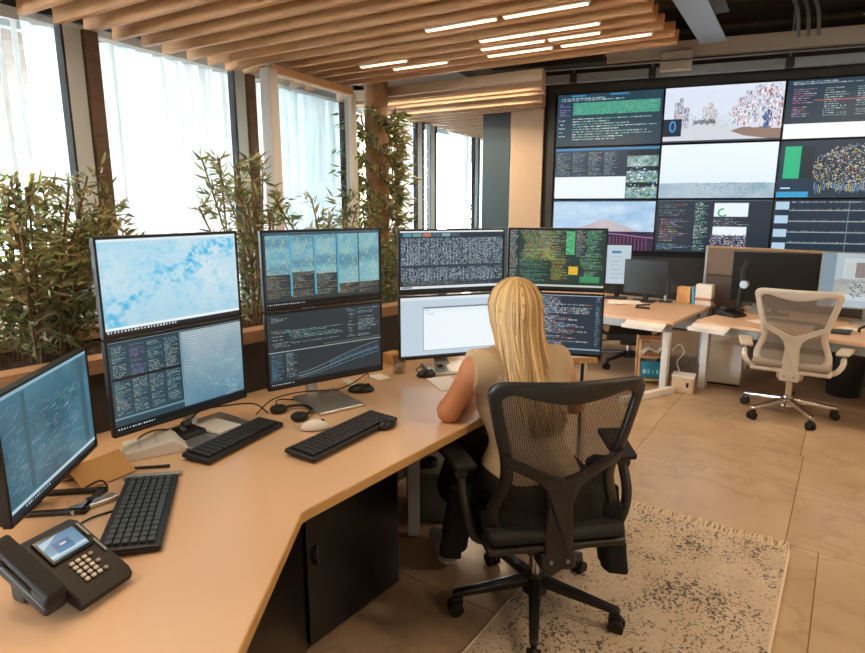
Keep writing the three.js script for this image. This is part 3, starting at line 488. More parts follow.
// ---------------------------------------------------------------- planter with shrubs
const PA = 40, pu = [Math.sin(R(PA)), Math.cos(R(PA))], pb = [-Math.cos(R(PA)), Math.sin(R(PA))];    // along, back
const pl = (t, y, o) => [-0.81 + pu[0] * t + pb[0] * o, y, 2.45 + pu[1] * t + pb[1] * o];
{
  const t0 = -2.2, t1 = 1.5, L = t1 - t0, c = (t0 + t1) / 2, D = 0.62;
  const t = thing('planter', 'long charcoal planter box with a pale timber rim behind the desks', 'planter', pl(c, 0, D / 2 + 0.02), PA);
  part('front_panel', rbox(0.03, 0.98, L, 0.004, 1), M.planter, t, [D / 2, 0.49, 0]); part('back_panel', rbox(0.03, 0.98, L, 0.004, 1), M.planter, t, [-D / 2, 0.49, 0]);
  for (const s of [-1, 1]) { part('end_panel', rbox(D - 0.04, 0.98, 0.03, 0.004, 1), M.planter, t, [0, 0.49, s * (L / 2 - 0.016)]); part('rim', ubox(D - 0.04, 0.045, 0.075), M.rimWood, t, [0, 1.0, s * (L / 2 - 0.016)]); }
  part('rim', ubox(0.085, 0.05, L + 0.02), M.rimWood, t, [D / 2 - 0.01, 1.0, 0]); part('rim', ubox(0.075, 0.05, L + 0.02), M.rimWood, t, [-D / 2 + 0.01, 1.0, 0]);
  const g = new THREE.PlaneGeometry(D - 0.04, L - 0.06, 26, 130), p = g.attributes.position, uv = g.attributes.uv;
  for (let i = 0; i < p.count; i++) { p.setZ(i, 0.035 * fbm(p.getX(i) * 14, p.getY(i) * 14, 3)); uv.setXY(i, p.getX(i) * 2, p.getY(i) * 2); }
  g.computeVertexNormals(); g.rotateX(-Math.PI / 2); part('soil', g, M.soil, t, [0, 0.945, 0]).userData.kind = 'stuff';
}
const LEAF = [[0.14, 0.165, 0.04], [0.21, 0.22, 0.06], [0.28, 0.26, 0.09], [0.09, 0.115, 0.03], [0.36, 0.32, 0.13]];
function leafGeo(L, w, col) {
  const g = new THREE.BufferGeometry(), p = [0, 0, 0, w * 0.5, L * 0.35, w * 0.16, 0, L * 0.38, -w * 0.06, -w * 0.5, L * 0.35, w * 0.16, 0, L, -L * 0.08];
  g.setAttribute('position', new THREE.Float32BufferAttribute(p, 3)); g.setIndex([0, 1, 2, 0, 2, 3, 1, 4, 2, 2, 4, 3]); g.computeVertexNormals();
  const c = []; for (let i = 0; i < 5; i++) c.push(...col.map((q) => q * 1)); g.setAttribute('color', new THREE.Float32BufferAttribute(c, 3)); return g;
}
function placeLeaf(pos, dir, L, w) {
  const col = pick(LEAF).map((q) => q * rr(0.8, 1.25)), g = leafGeo(L, w, col);
  const q = new THREE.Quaternion().setFromUnitVectors(V(0, 1, 0), dir.clone().normalize()), tw = new THREE.Quaternion().setFromAxisAngle(V(0, 1, 0), rnd() * 6.28);
  g.applyQuaternion(q.multiply(tw)); g.translate(pos.x, pos.y, pos.z); return g;
}
// shrub: stems with side twigs carrying lance shaped leaves
function shrub(name, label, pos, { h, spread, stems, twigs, leaves, len = 0.06, wid = 0.016, solo = 40 }) {
  const t = thing(name, label, 'plant', pos, 0), all = [], tops = [];
  for (let s = 0; s < stems; s++) {
    const a = rnd() * 6.28, hh = h * rr(0.62, 1), rad = spread * Math.sqrt(rnd());
    const base = V(Math.cos(a) * rad * 0.35, -0.04, Math.sin(a) * rad * 0.35), mid = V(Math.cos(a) * rad * 0.55 + rr(-0.04, 0.04), hh * 0.5, Math.sin(a) * rad * 0.55), tip = V(Math.cos(a) * rad + rr(-0.06, 0.06), hh, Math.sin(a) * rad);
    const c = curve([base, mid, tip]); part('stem', new THREE.TubeGeometry(c, 10, 0.0045, 5), M.bark, t);
    for (let k = 0; k < twigs; k++) {
      const u = rr(0.12, 1), p = c.getPoint(u), b = rnd() * 6.28, tl = rr(0.08, 0.2) * (1.15 - 0.6 * u) * (spread / 0.3), d = V(Math.cos(b), rr(0.1, 0.8), Math.sin(b)).normalize();
      for (let q = 0; q < leaves; q++) {
        const e = p.clone().addScaledVector(d, tl * (q + 0.5) / leaves).add(V(rr(-0.015, 0.015), rr(-0.015, 0.015), rr(-0.015, 0.015))), ld = d.clone().add(V(rr(-0.9, 0.9), rr(-0.9, 0.6), rr(-0.9, 0.9)));
        const g = placeLeaf(e, ld, len * rr(0.7, 1.3), wid * rr(0.8, 1.3)); (u > 0.93 && tops.length < solo ? tops : all).push(g);
      }
    }
    for (let q = 0; q < 7; q++) { const e = c.getPoint(1 - q * 0.02); const g = placeLeaf(e, V(rr(-0.8, 0.8), rr(0.1, 1), rr(-0.8, 0.8)), len * 1.2, wid); (tops.length < solo ? tops : all).push(g); }
  }
  part('foliage', merge(all), M.leafMat, t).userData.kind = 'stuff';
  for (const g of tops) part('leaf', g, M.leafMat, t);
}
shrub('shrub', 'dense bushy green shrub in the planter at the left picture edge', pl(-0.62, 0.97, 0.36), { h: 0.72, spread: 0.36, stems: 25, twigs: 21, leaves: 9, len: 0.052, wid: 0.013 });
shrub('shrub', 'dense shrub cut by the left picture edge behind the nearest monitor', pl(-1.2, 0.97, 0.36), { h: 0.72, spread: 0.32, stems: 17, twigs: 18, leaves: 8, len: 0.052, wid: 0.013, solo: 10 });
shrub('shrub', 'leafy shrub between the two left monitor stacks', pl(0.3, 0.97, 0.34), { h: 0.82, spread: 0.22, stems: 13, twigs: 15, leaves: 6, len: 0.06, wid: 0.013 });
shrub('shrub', 'airy shrub behind the tall double monitor in front of the glass screen', pl(0.72, 0.97, 0.32), { h: 0.72, spread: 0.26, stems: 12, twigs: 13, leaves: 6, len: 0.06, wid: 0.013 });
shrub('shrub', 'small shrub in the planter left of the middle monitors', pl(1.2, 0.97, 0.3), { h: 0.42, spread: 0.15, stems: 8, twigs: 10, leaves: 6, len: 0.06, wid: 0.016, solo: 12 });
{ // climber on the column
  const t = thing('climbing_plant', 'climbing plant winding round the timber column', 'plant', [-0.62, 0, 6.95], 0), all = [], solo = [];
  for (let s = 0; s < 4; s++) {
    const pts = []; for (let k = 0; k <= 26; k++) { const a = s * 1.6 + k * 0.55, r = 0.15 + 0.03 * vnoise(k, s * 9); pts.push(V(Math.cos(a) * r, 0.02 + k * 0.096, Math.sin(a) * r)); }
    const c = curve(pts); part('vine', new THREE.TubeGeometry(c, 80, 0.008, 5), M.bark, t);
    for (let k = 0; k < 1100; k++) { const p = c.getPoint(rnd()), o = V(p.x, 0, p.z).normalize(); p.addScaledVector(o, rr(0, 0.11) + (rnd() < 0.2 ? rr(0, 0.2) : 0)); p.y += rr(-0.05, 0.05); const g = placeLeaf(p, o.add(V(rr(-1, 1), rr(-1, 0.8), rr(-1, 1))), rr(0.09, 0.16), rr(0.026, 0.042)); (solo.length < 60 && rnd() < 0.05 ? solo : all).push(g); }
  }
  part('foliage', merge(all), M.leafMat, t).userData.kind = 'stuff'; for (const g of solo) part('leaf', g, M.leafMat, t);
}

// ---------------------------------------------------------------- main corner desk
const DH = 0.755;
{
  const t = thing('corner_desk', 'long angled workstation desk with a smooth peach top', 'desk', [0, 0, 0], 0);
  const pts = [[-0.356, 0.45], [-0.344, 1.45], [-0.334, 1.469], [0.119, 2.076], [0.5, 2.588], [0.665, 3.06], [0.7, 3.085], [0.88, 3.1], [0.88, 3.15], [0.19, 3.63], [0.15, 3.62], [-1.655, 1.452], [-1.75, 1.3], [-1.75, 0.45]];
  const g = slab(pts, 0.032, 0.004);
  part('top', g, [M.desk, M.deskEdge], t, [0, DH - 0.032, 0]);
  const leg = rbox(0.055, 0.715, 0.055, 0.006);
  for (const [x, f] of [[-0.09, 2.62], [-1.55, 0.6], [0.32, 3.28], [-0.6, 2.45]]) part('leg', leg, M.whiteMetal, t, [x, 0.365, -f]);
  part('leg', cyl(0.02, 0.02, 0.72, 16), M.chrome, t, [0.815, 0.36, -3.125]);
  part('frame_rail', barBetween(W(-0.05, 0.69, 2.05), W(0.56, 0.69, 2.86), 0.03, 0.05), M.whiteMetal, t); part('frame_rail', barBetween(W(-0.95, 0.69, 1.9), W(0.3, 0.69, 3.4), 0.03, 0.05), M.whiteMetal, t);
}
{ // dark cabinet under the corner
  const t = thing('under_desk_cabinet', 'black low cabinet standing under the near end of the desk', 'cabinet', [0, 0, 0], 0);
  part('carcass', slab([[-0.45, 0.5], [-0.45, 1.83], [-0.14, 2.234], [-0.5, 2.5], [-0.95, 1.95], [-0.95, 0.5]], 0.7, 0.006), M.darkCabinet, t, [0, 0.015, 0]);
  const d = V(0.31, 0, -0.404).normalize(), n = V(0.404, 0, 0.31).normalize(), c = W(-0.295, 0.37, 2.032), ry = Math.atan2(-d.z, d.x);
  part('door', rbox(0.47, 0.66, 0.016, 0.004), M.darkCabinet, t, c.clone().addScaledVector(n, 0.009).toArray(), [0, ry, 0]);
  part('side_panel', rbox(0.016, 0.66, 1.28, 0.004), M.darkCabinet, t, [-0.441, 0.37, -1.17]);
  part('grip', tube([[0, 0.035, 0], [0.012, 0.018, 0.012], [0.012, -0.018, 0.012], [0, -0.035, 0]], 0.006, 16, 8), M.charcoal, t, c.clone().addScaledVector(n, 0.018).addScaledVector(d, -0.19).add(V(0, 0.0, 0)).toArray(), [0, ry - Math.PI / 2, 0]);
  const cp = part('status_strip', rbox(0.1, 0.012, 0.006, 0.002), M.chrome, t, c.clone().addScaledVector(n, 0.02).addScaledVector(d, 0.15).add(V(0, 0.2, 0)).toArray(), [0, ry, 0]);
  const blue = std({ color: '#0a2a4a', emissive: '#4fb0ff', emissiveIntensity: 0.9 });
  for (let k = 0; k < 3; k++) part('indicator_lamp', rbox(0.008, 0.008, 0.004, 0.002, 1), blue, cp, [0.02 + k * 0.016, -0.022 - k * 0.002, 0]);
}
{ // grey box and cable coil under the desk
  const t = thing('storage_box', 'grey green storage box on the floor beyond the desk leg', 'box', [-0.01, 0, 2.86], 10);
  part('body', rbox(0.2, 0.24, 0.26, 0.012), std({ color: '#5f6a68', roughness: 0.55 }), t, [0, 0.121, 0]); part('lid', rbox(0.21, 0.03, 0.27, 0.01), std({ color: '#6b7674', roughness: 0.5 }), t, [0, 0.253, 0]);
  single('cable_coil', 'coil of dark cable on the grey green box', 'cable', merge([0, 1, 2].map((k) => at(new THREE.TorusGeometry(0.042 - k * 0.004, 0.006, 8, 28), 0.004 * k, 0.006 + k * 0.011, 0, Math.PI / 2))), M.cable, [-0.02, 0.269, 2.82]);
}

// ---------------------------------------------------------------- monitors
function monitor(name, label, [x0, f0], [x1, f1], y0, h, mat, group, bez = M.black) {
  const w = Math.hypot(x1 - x0, f1 - f0) - 0.004, hd = Math.atan2(x1 - x0, f1 - f0) * 180 / Math.PI - 90, t = thing(name, label, 'monitor', [(x0 + x1) / 2, y0, (f0 + f1) / 2], hd, group);
  const b = 0.009, H = h - 0.004;
  part('bezel', merge([at(rbox(w, b + 0.004, 0.022, 0.003, 1), 0, b / 2, -0.011), at(rbox(w, b, 0.022, 0.003, 1), 0, H - b / 2, -0.011), at(rbox(b, H, 0.022, 0.003, 1), -w / 2 + b / 2, H / 2, -0.011), at(rbox(b, H, 0.022, 0.003, 1), w / 2 - b / 2, H / 2, -0.011)]), bez, t);
  part('back_shell', rbox(w - 0.004, H - 0.004, 0.02, 0.006, 2), bez, t, [0, H / 2, -0.02]);
  part('rear_housing', rbox(w * 0.45, H * 0.5, 0.03, 0.012, 2), bez, t, [0, H / 2, -0.042]);
  part('screen', new THREE.PlaneGeometry(w - 2 * b + 0.002, H - 2 * b), mat, t, [0, H / 2 + 0.002, -0.004]);
  return t;
}
const sm = (t, k = 0.95) => glow(t, k);
const GM = 'monitors of the corner workstation';
const A0 = [-1.0, 1.778], A1 = [-0.708, 2.2], B0 = [-0.645, 2.262], B1 = [-0.218, 2.585], C0 = [-0.16, 2.785], C1 = [0.356, 2.955], D0 = [0.37, 2.975], D1 = [0.828, 2.85];
monitor('monitor', 'near left monitor with blurred teal code, cut by the picture edge', [-0.965, 1.258], [-1.035, 1.75], 0.82, 0.318, sm(T.blur), GM);
monitor('monitor', 'upper monitor showing a pale blue map', A0, A1, 1.147, 0.315, sm(T.map, 1.0), GM);
monitor('monitor', 'lower monitor with code columns beside a grey map', A0, A1, 0.83, 0.315, sm(T.codeMap), GM);
monitor('monitor', 'upper monitor with five blue strips over orange code', B0, B1, 1.15, 0.31, sm(T.strips), GM);
monitor('monitor', 'lower monitor with rising curves on a dark screen', B0, B1, 0.83, 0.315, sm(T.graph), GM);
monitor('monitor', 'upper monitor with a dense grey number table', C0, C1, 1.136, 0.308, sm(T.table), GM);
monitor('monitor', 'lower monitor showing a white dialog window', C0, C1, 0.818, 0.314, sm(T.dialog, 1.05), GM);
monitor('monitor', 'upper monitor with green and yellow code blocks', D0, D1, 1.138, 0.308, sm(T.colour), GM);
monitor('monitor', 'lower monitor with dark code lines right of the woman', D0, D1, 0.818, 0.314, sm(T.code), GM);
function stand(label, [x, f], hd, top, { bw = 0.28, bd = 0.2, fwd = 0.05, mat = M.silver, two = true, back = 0.088 } = {}) {
  const t = thing('monitor_stand', label, 'monitor stand', [x, DH, f], hd);
  part('base', rbox(bw, 0.014, bd, 0.006), mat, t, [0, 0.007, fwd]); part('pole', rbox(0.05, top - DH, 0.03, 0.008), mat, t, [0, (top - DH) / 2, -back]);
  for (const y of two ? [0.23, 0.55] : [0.23]) part('mount', rbox(0.1, 0.1, 0.03, 0.006), M.charcoal, t, [0, y, -back + 0.012]);
}
const mid = (a, b, k = 0.5) => [a[0] + (b[0] - a[0]) * k, a[1] + (b[1] - a[1]) * k];
stand('silver stand plate under the stacked map and code monitors', mid(A0, A1, 0.62), -55.3, 1.38, { bd: 0.24, fwd: 0.02 });
stand('silver stand under the double monitor with rising curves', mid(B0, B1, 0.42), -37, 1.38, { bw: 0.2, fwd: 0.06, bd: 0.26 });
stand('silver stand under the white dialog monitor', mid(C0, C1, 0.45), -18, 1.36, { bw: 0.22, fwd: 0.0 });
stand('silver stand of the right hand monitor stack, half hidden', mid(D0, D1, 0.3), 15, 1.36, { bw: 0.2, fwd: -0.08 });
{ // bracket stand of the near left monitor
  const t = thing('monitor_stand', 'dark bracket stand of the near left monitor', 'monitor stand', [-1.0, DH, 1.5], -98);
  part('foot', merge([at(rbox(0.02, 0.012, 0.17, 0.004), -0.06, 0.007, 0.0), at(rbox(0.02, 0.012, 0.17, 0.004), 0.06, 0.007, 0.0), at(rbox(0.14, 0.012, 0.02, 0.004), 0, 0.007, 0.075)]), M.charcoal, t);
  part('pole', rbox(0.05, 0.3, 0.025, 0.006), M.charcoal, t, [0, 0.15, -0.075]); part('mount', rbox(0.1, 0.1, 0.03, 0.006), M.charcoal, t, [0, 0.22, -0.06]);
}

// ---------------------------------------------------------------- things on the desk
function keyboard(label, [x, f], xHead, L, D, rows, cols, tilt, mats = [M.black, M.key]) {
  const t = thing('keyboard', label, 'keyboard', [x, DH, f], xHead - 90), c = new THREE.Group(); 
  part('case', rbox(L, 0.016, D, 0.006), mats[0], t, [0, 0.014, 0], [tilt, 0, 0]);
  const kw = (L - 0.03) / cols, kd = (D - 0.03) / rows, kg = rbox(kw * 0.84, 0.008, kd * 0.82, 0.002, 1), wide = rbox(kw * 5.84, 0.008, kd * 0.82, 0.002, 1);
  for (let r = 0; r < rows; r++) for (let k = 0; k < cols; k++) {
    if (r === rows - 1 && k > 4 && k < 10) continue; const sp = r === rows - 1 && k === 4, px = -L / 2 + 0.015 + (k + 0.5 + (sp ? 2.5 : 0)) * kw, pz = -D / 2 + 0.015 + (r + 0.5) * kd;
    part('key', sp ? wide : kg, mats[1], t, [px, 0.014 + 0.0115 * Math.cos(tilt) - Math.sin(tilt) * pz, pz * Math.cos(tilt) + 0.0115 * Math.sin(tilt)], [tilt, 0, 0]);
  }
  for (const s of [-1, 1]) part('foot', rbox(0.03, 0.016, 0.014, 0.003, 1), mats[0], t, [s * L * 0.42, 0.008, -D * 0.36]);
}
keyboard('black keyboard beside the desk phone', [-0.758, 1.44], -17, 0.40, 0.14, 6, 15, 0.06, [M.black, std({ color: '#39444b', roughness: 0.4 })]);
keyboard('black keyboard in front of the stacked map and code monitors', [-0.67, 1.93], 24, 0.37, 0.115, 6, 15, 0.05);
keyboard('long black keyboard in the middle of the desk', [-0.305, 1.975], 32.4, 0.45, 0.13, 6, 18, 0.05);
function mouse(label, [x, f], hd, mat, s = 1) {
  const t = thing('computer_mouse', label, 'mouse', [x, DH, f], hd), g = new THREE.SphereGeometry(1, 28, 16), p = g.attributes.position;
  for (let i = 0; i < p.count; i++) { const y = p.getY(i); p.setXYZ(i, p.getX(i) * 0.031 * s, y < 0 ? y * 0.006 : y * 0.03, p.getZ(i) * 0.052 * s); } g.computeVertexNormals();
  part('shell', g, mat, t, [0, 0.0065, 0]); part('wheel', at(cyl(0.008, 0.008, 0.007, 14), 0, 0, 0, 0, 0, Math.PI / 2), M.rubber, t, [0, 0.028, -0.028 * s]);
}
mouse('white flat mouse beside the long keyboard', [-0.425, 2.055], 75, M.whitePlastic);
mouse('small black mouse touching the end of the long keyboard', [-0.165, 2.07], 30, M.black, 0.85);
mouse('black mouse in front of the monitor with rising curves', [-0.31, 2.5], 80, M.black, 1.1);
mouse('black mouse next to the drinking glass', [-0.03, 2.73], 75, M.black, 0.9);
{ // drinking glass
  const pr = [[0.0, 0.003], [0.028, 0.003], [0.031, 0.0], [0.036, 0.09], [0.033, 0.09], [0.029, 0.008], [0.0, 0.008]].map((q) => new THREE.Vector2(...q));
  const t = thing('drinking_glass', 'clear tumbler on the desk below the double monitor', 'glass', [-0.16, DH, 2.8], 0); part('tumbler', new THREE.LatheGeometry(pr, 32), phys({ color: '#f4f4f2', roughness: 0.03, transmission: 1, thickness: 0, ior: 1.45, side: THREE.DoubleSide }), t, [0, 0.001, 0]);
  part('crumpled_foil', new THREE.IcosahedronGeometry(0.022, 1), M.silver, t, [0, 0.034, 0]);
}
{ // white router and folded card
  const t = thing('router', 'white angular router in the corner between two monitors', 'router', [-0.92, DH, 1.86], -30);
  part('body', prism([[-0.1, 0], [0.09, 0], [0.1, 0.012], [0.06, 0.045], [-0.085, 0.03]], 0.12, 0.004), M.whitePlastic, t, [0, 0, 0]);
  for (const x of [-0.04, 0.01]) part('panel_seam', rbox(0.002, 0.001, 0.1, 0.0004, 1), M.greyMetal, t, [x, 0.039 + (x + 0.04) * 0.12, 0], [0, 0, 0.1]);
  const c = thing('folded_card', 'folded brown card leaning beside the near left monitor', 'card', [-0.99, DH, 1.66], -60);
  part('flap', rbox(0.16, 0.003, 0.09, 0.001, 1), M.card, c, [0, 0.03, 0.02], [0.6, 0, 0]); part('flap', rbox(0.16, 0.003, 0.08, 0.001, 1), M.card, c, [0, 0.03, -0.045], [-0.75, 0, 0]);
  single('white_cover_plate', 'white plastic tray behind the middle keyboard', 'tray', rbox(0.14, 0.012, 0.1, 0.005), M.whitePlastic, [-0.77, DH + 0.021, 2.03], 30);
  single('tray', 'slim silver strip lying by the phone cable', 'strip', rbox(0.035, 0.012, 0.12, 0.004), M.silver, [-0.915, DH + 0.007, 1.49], 40);
  single('paper_sheet', 'white card at the foot of the double monitor', 'paper', rbox(0.1, 0.002, 0.07, 0.0008, 1), M.paper, [-0.25, DH + 0.002, 2.72], 50);
  single('paper_sheet', 'white sheet by the white dialog monitor', 'paper', rbox(0.2, 0.002, 0.12, 0.0008, 1), M.paper, [0.06, DH + 0.002, 2.62], 70);
  single('clear_ruler', 'clear plastic strip beside the stand of the double monitor', 'ruler', rbox(0.18, 0.003, 0.04, 0.001, 1), M.whitePlastic, [-0.36, DH + 0.002, 2.60], 60);
  single('pen', 'slim dark pen beside the white router', 'pen', at(cyl(0.005, 0.004, 0.13, 10), 0, 0.005, 0, 0, 0, Math.PI / 2), M.black, [-0.875, DH + 0.001, 1.72], -10);
  single('notebook', 'grey notebook edge behind the near keyboard', 'notebook', rbox(0.02, 0.012, 0.16, 0.003), M.greyMetal, [-0.83, DH + 0.007, 1.66], 78);
  single('cardboard_block', 'small brown box behind the white dialog monitor', 'box', rbox(0.09, 0.05, 0.09, 0.004), M.card, [-0.2, DH + 0.026, 3.0], 40);
}
{ // hub with camera
  const t = thing('conference_hub', 'black square hub with a small camera on top', 'hub', [-0.855, DH, 1.975], 35);
  part('body', rbox(0.1, 0.032, 0.09, 0.008), M.black, t, [0, 0.017, 0]); part('camera_head', at(cyl(0.014, 0.012, 0.03, 16), 0, 0, 0, Math.PI / 2), M.charcoal, t, [0.0, 0.05, 0]); part('hinge', rbox(0.03, 0.015, 0.02, 0.004), M.steel, t, [-0.01, 0.038, 0.01]);
  const h = thing('headset', 'black headset lying behind the middle keyboard', 'headset', [-0.545, DH, 2.2], 40);
  part('band', tube([[-0.07, 0.012, 0], [-0.05, 0.014, -0.06], [0, 0.015, -0.08], [0.05, 0.014, -0.06], [0.07, 0.012, 0]], 0.006, 28, 8), M.black, h);
  for (const s of [-1, 1]) part('ear_cup', at(new THREE.TorusGeometry(0.022, 0.012, 10, 20), s * 0.065, 0.014, 0.01, Math.PI / 2), M.blackMatte, h);
  const d = thing('card_reader', 'small dark device with a stand in front of the white dialog monitor', 'device', [0.045, DH, 2.86], -15);
  part('base', rbox(0.1, 0.012, 0.08, 0.004), M.charcoal, d, [0, 0.007, 0]); part('head', rbox(0.07, 0.014, 0.06, 0.005), M.steel, d, [0, 0.045, -0.01], [0.5, 0, 0]); part('neck', rbox(0.02, 0.05, 0.012, 0.003), M.charcoal, d, [0, 0.028, -0.02]);
}
function cable(label, pts, r = 0.0028, mat = M.cable) { single('cable', label, 'cable', tube(pts.map(([x, y, f]) => V(x, y, -f)), r, 60, 6), mat, [0, 0, 0], 0, 'cables on the desk'); }
const dy = DH + 0.004;
cable('black cable looping from the white router to the hub', [[-1.0, dy, 1.82], [-0.96, 0.80, 1.9], [-0.9, 0.80, 1.93], [-0.87, dy + 0.01, 1.94]]);
cable('black cable rising from the hub towards the stand plate', [[-0.87, 0.79, 2.0], [-0.84, 0.82, 2.06], [-0.77, 0.815, 2.14], [-0.68, 0.80, 2.2], [-0.64, dy, 2.22]]);
cable('long black cable arching over to the double monitor stand', [[-0.68, dy, 2.2], [-0.64, 0.79, 2.28], [-0.56, 0.80, 2.34], [-0.48, 0.785, 2.42], [-0.42, dy, 2.5]]);
cable('black cable curling behind the headset', [[-0.6, dy, 2.24], [-0.63, 0.775, 2.32], [-0.58, dy, 2.38], [-0.5, dy, 2.36], [-0.44, dy, 2.34]]);
cable('thin white cable of the flat mouse', [[-0.45, dy, 2.06], [-0.5, dy, 2.09], [-0.54, dy, 2.16]], 0.002, M.whiteCable);
cable('phone cable running to the near keyboard', [[-0.9, dy, 1.36], [-0.88, dy, 1.42], [-0.84, dy, 1.46], [-0.8, dy + 0.004, 1.5]]);
cable('black cable hanging at the near left monitor', [[-1.0, dy, 1.56], [-0.95, 0.775, 1.6], [-0.92, dy, 1.57], [-0.95, dy, 1.52]]);
cable('thin cable from the black mouse by the glass', [[-0.05, dy, 2.77], [-0.08, dy, 2.84], [-0.04, dy, 2.93], [0.02, dy, 2.97]], 0.002);
cable('black cable behind the lower monitor with rising curves', [[-0.46, dy, 2.46], [-0.36, 0.785, 2.5], [-0.3, 0.80, 2.62], [-0.3, dy, 2.72]]);

{ // desk phone
  const t = thing('desk_phone', 'black office desk phone with a lit display and white keys', 'phone', [-0.77, DH, 1.11], -68);
  // side profile in (depth, height): front is +z (towards the user)
  const side = [[-0.095, 0.012], [-0.1, 0.10], [-0.085, 0.118], [-0.06, 0.12], [0.02, 0.078], [0.095, 0.038], [0.105, 0.022], [0.1, 0.008], [0.02, 0.03]];
  const body = prism(side, 0.135, 0.006); body.rotateY(-Math.PI / 2); part('body', body, M.phoneBody, t, [0.035, 0.0, 0]);
  part('stand_foot', rbox(0.13, 0.014, 0.11, 0.005), M.phoneBody, t, [0.03, 0.008, -0.06]); part('stand_foot', rbox(0.05, 0.06, 0.05, 0.01), M.phoneBody, t, [-0.03, 0.031, -0.06]);
  const nrm = Math.atan2(0.042, 0.08), face = (x, u, lift) => { const z = -0.06 + u * Math.cos(nrm), y = 0.12 - u * Math.sin(nrm); return [x, y + lift * Math.cos(nrm), z + lift * Math.sin(nrm)]; };
  part('display_bezel', rbox(0.1, 0.006, 0.075, 0.003), M.blackGloss, t, face(0.033, 0.042, 0.003), [nrm, 0, 0]);
  part('display', at(new THREE.PlaneGeometry(0.086, 0.06), 0, 0, 0, -Math.PI / 2), glow(T.phone, 0.8), t, face(0.033, 0.042, 0.0065), [nrm, 0, 0]);
  const kg = rbox(0.011, 0.006, 0.009, 0.003), wk = std({ color: '#d8d4cc', roughness: 0.4 });
  for (let r = 0; r < 5; r++) for (let k = 0; k < 4; k++) if (k < 3 || r % 2 === 0) part('key', kg, k === 3 ? std({ color: '#9a938a', roughness: 0.4 }) : wk, t, face(0.013 + k * 0.0155, 0.098 + r * 0.0128, 0.003), [nrm, 0, 0]);
  for (const u of [0.012, 0.07]) part('side_key', rbox(0.006, 0.005, 0.045, 0.002), M.steel, t, face(0.09, u + 0.02, 0.003), [nrm, 0, 0]);
  const hs = part('handset', merge([at(rbox(0.042, 0.02, 0.19, 0.009), 0, 0.012, 0), at(rbox(0.048, 0.034, 0.055, 0.012), 0, -0.002, -0.07), at(rbox(0.048, 0.034, 0.055, 0.012), 0, -0.002, 0.07)]), M.blackMatte, t, [-0.062, 0.098, -0.005], [nrm, 0, 0.12]);
  part('cradle', rbox(0.05, 0.03, 0.16, 0.01), M.phoneBody, t, [-0.055, 0.062, -0.005], [nrm, 0, 0]); t.scale.setScalar(0.93);
}

// ---------------------------------------------------------------- rugs
function rug(label, [x, f], hd, w, L, fringe) {
  const t = thing('rug', label, 'rug', [x, 0, f], hd);
  const tex = dataTex(768, 768, (u, v) => {
    const a = fbm(u * 7 + 3, v * 8 + 7, 5), b = fbm(u * 26, v * 30, 4), c = hash((u * 768) | 0, (v * 768) | 0), d = fbm(u * 90, v * 100, 2);
    const base = mix3([0.86, 0.79, 0.71], [0.77, 0.69, 0.59], fbm(u * 12 + 50, v * 12, 3)), m = Math.max(0, Math.min(1, (fbm(u * 110 + 9, v * 190, 3) * 1.15 + 0.55 * a + 0.25 * b - 1.06) * 4.5));
    return mix3(base, [0.22, 0.19, 0.17], m * (0.45 + 0.55 * c)).map((q) => q + 0.05 * (c - 0.5));
  });
  const bump = dataTex(256, 256, (u, v) => 0.5 * hash((u * 256) | 0, (v * 256) | 0) + 0.5 * vnoise(u * 100, v * 100), false, [4, 4]);
  part('pile', rbox(w, 0.012, L, 0.005, 2), std({ map: tex, bumpMap: bump, bumpScale: 0.006, roughness: 0.95 }), t, [0, 0.0065, 0]);
  const uv = t.children[0].geometry.attributes.uv, p = t.children[0].geometry.attributes.position; for (let i = 0; i < uv.count; i++) uv.setXY(i, p.getX(i) / w + 0.5, p.getZ(i) / L + 0.5);
  const st = [], cm = std({ color: '#d8c6ac', roughness: 0.95 }); for (const s of fringe) for (let k = 0; k < w / 0.006; k++) { const q = -w / 2 + k * 0.006, l = rr(0.07, 0.1), b = rr(-0.03, 0.03); st.push(tube([[q, 0.008, s * L / 2], [q + b * 0.5, 0.009, s * (L / 2 + l * 0.5)], [q + b, 0.003, s * (L / 2 + l)]], 0.003, 4, 4)); }
  if (st.length) part('fringe', merge(st), cm, t).userData.kind = 'stuff';
  for (const s of [-1, 1]) part('bound_edge', rbox(0.012, 0.014, L, 0.005, 1), cm, t, [s * w / 2, 0.0075, 0]);
}
{ const u = [Math.sin(R(34.8)), Math.cos(R(34.8))], v = [Math.cos(R(34.8)), -Math.sin(R(34.8))], cx = 1.62 - v[0] * 0.44 - u[0] * 0.8, cf = 2.47 - v[1] * 0.44 - u[1] * 0.8; rug('speckled cream and charcoal rug with a fringed end under the black office chair', [cx, cf], 34.8, 0.88, 1.6, [-1]); }
rug('small speckled rug on the floor under the far side of the desk', [0.37, 3.31], 40, 0.5, 0.8, []);

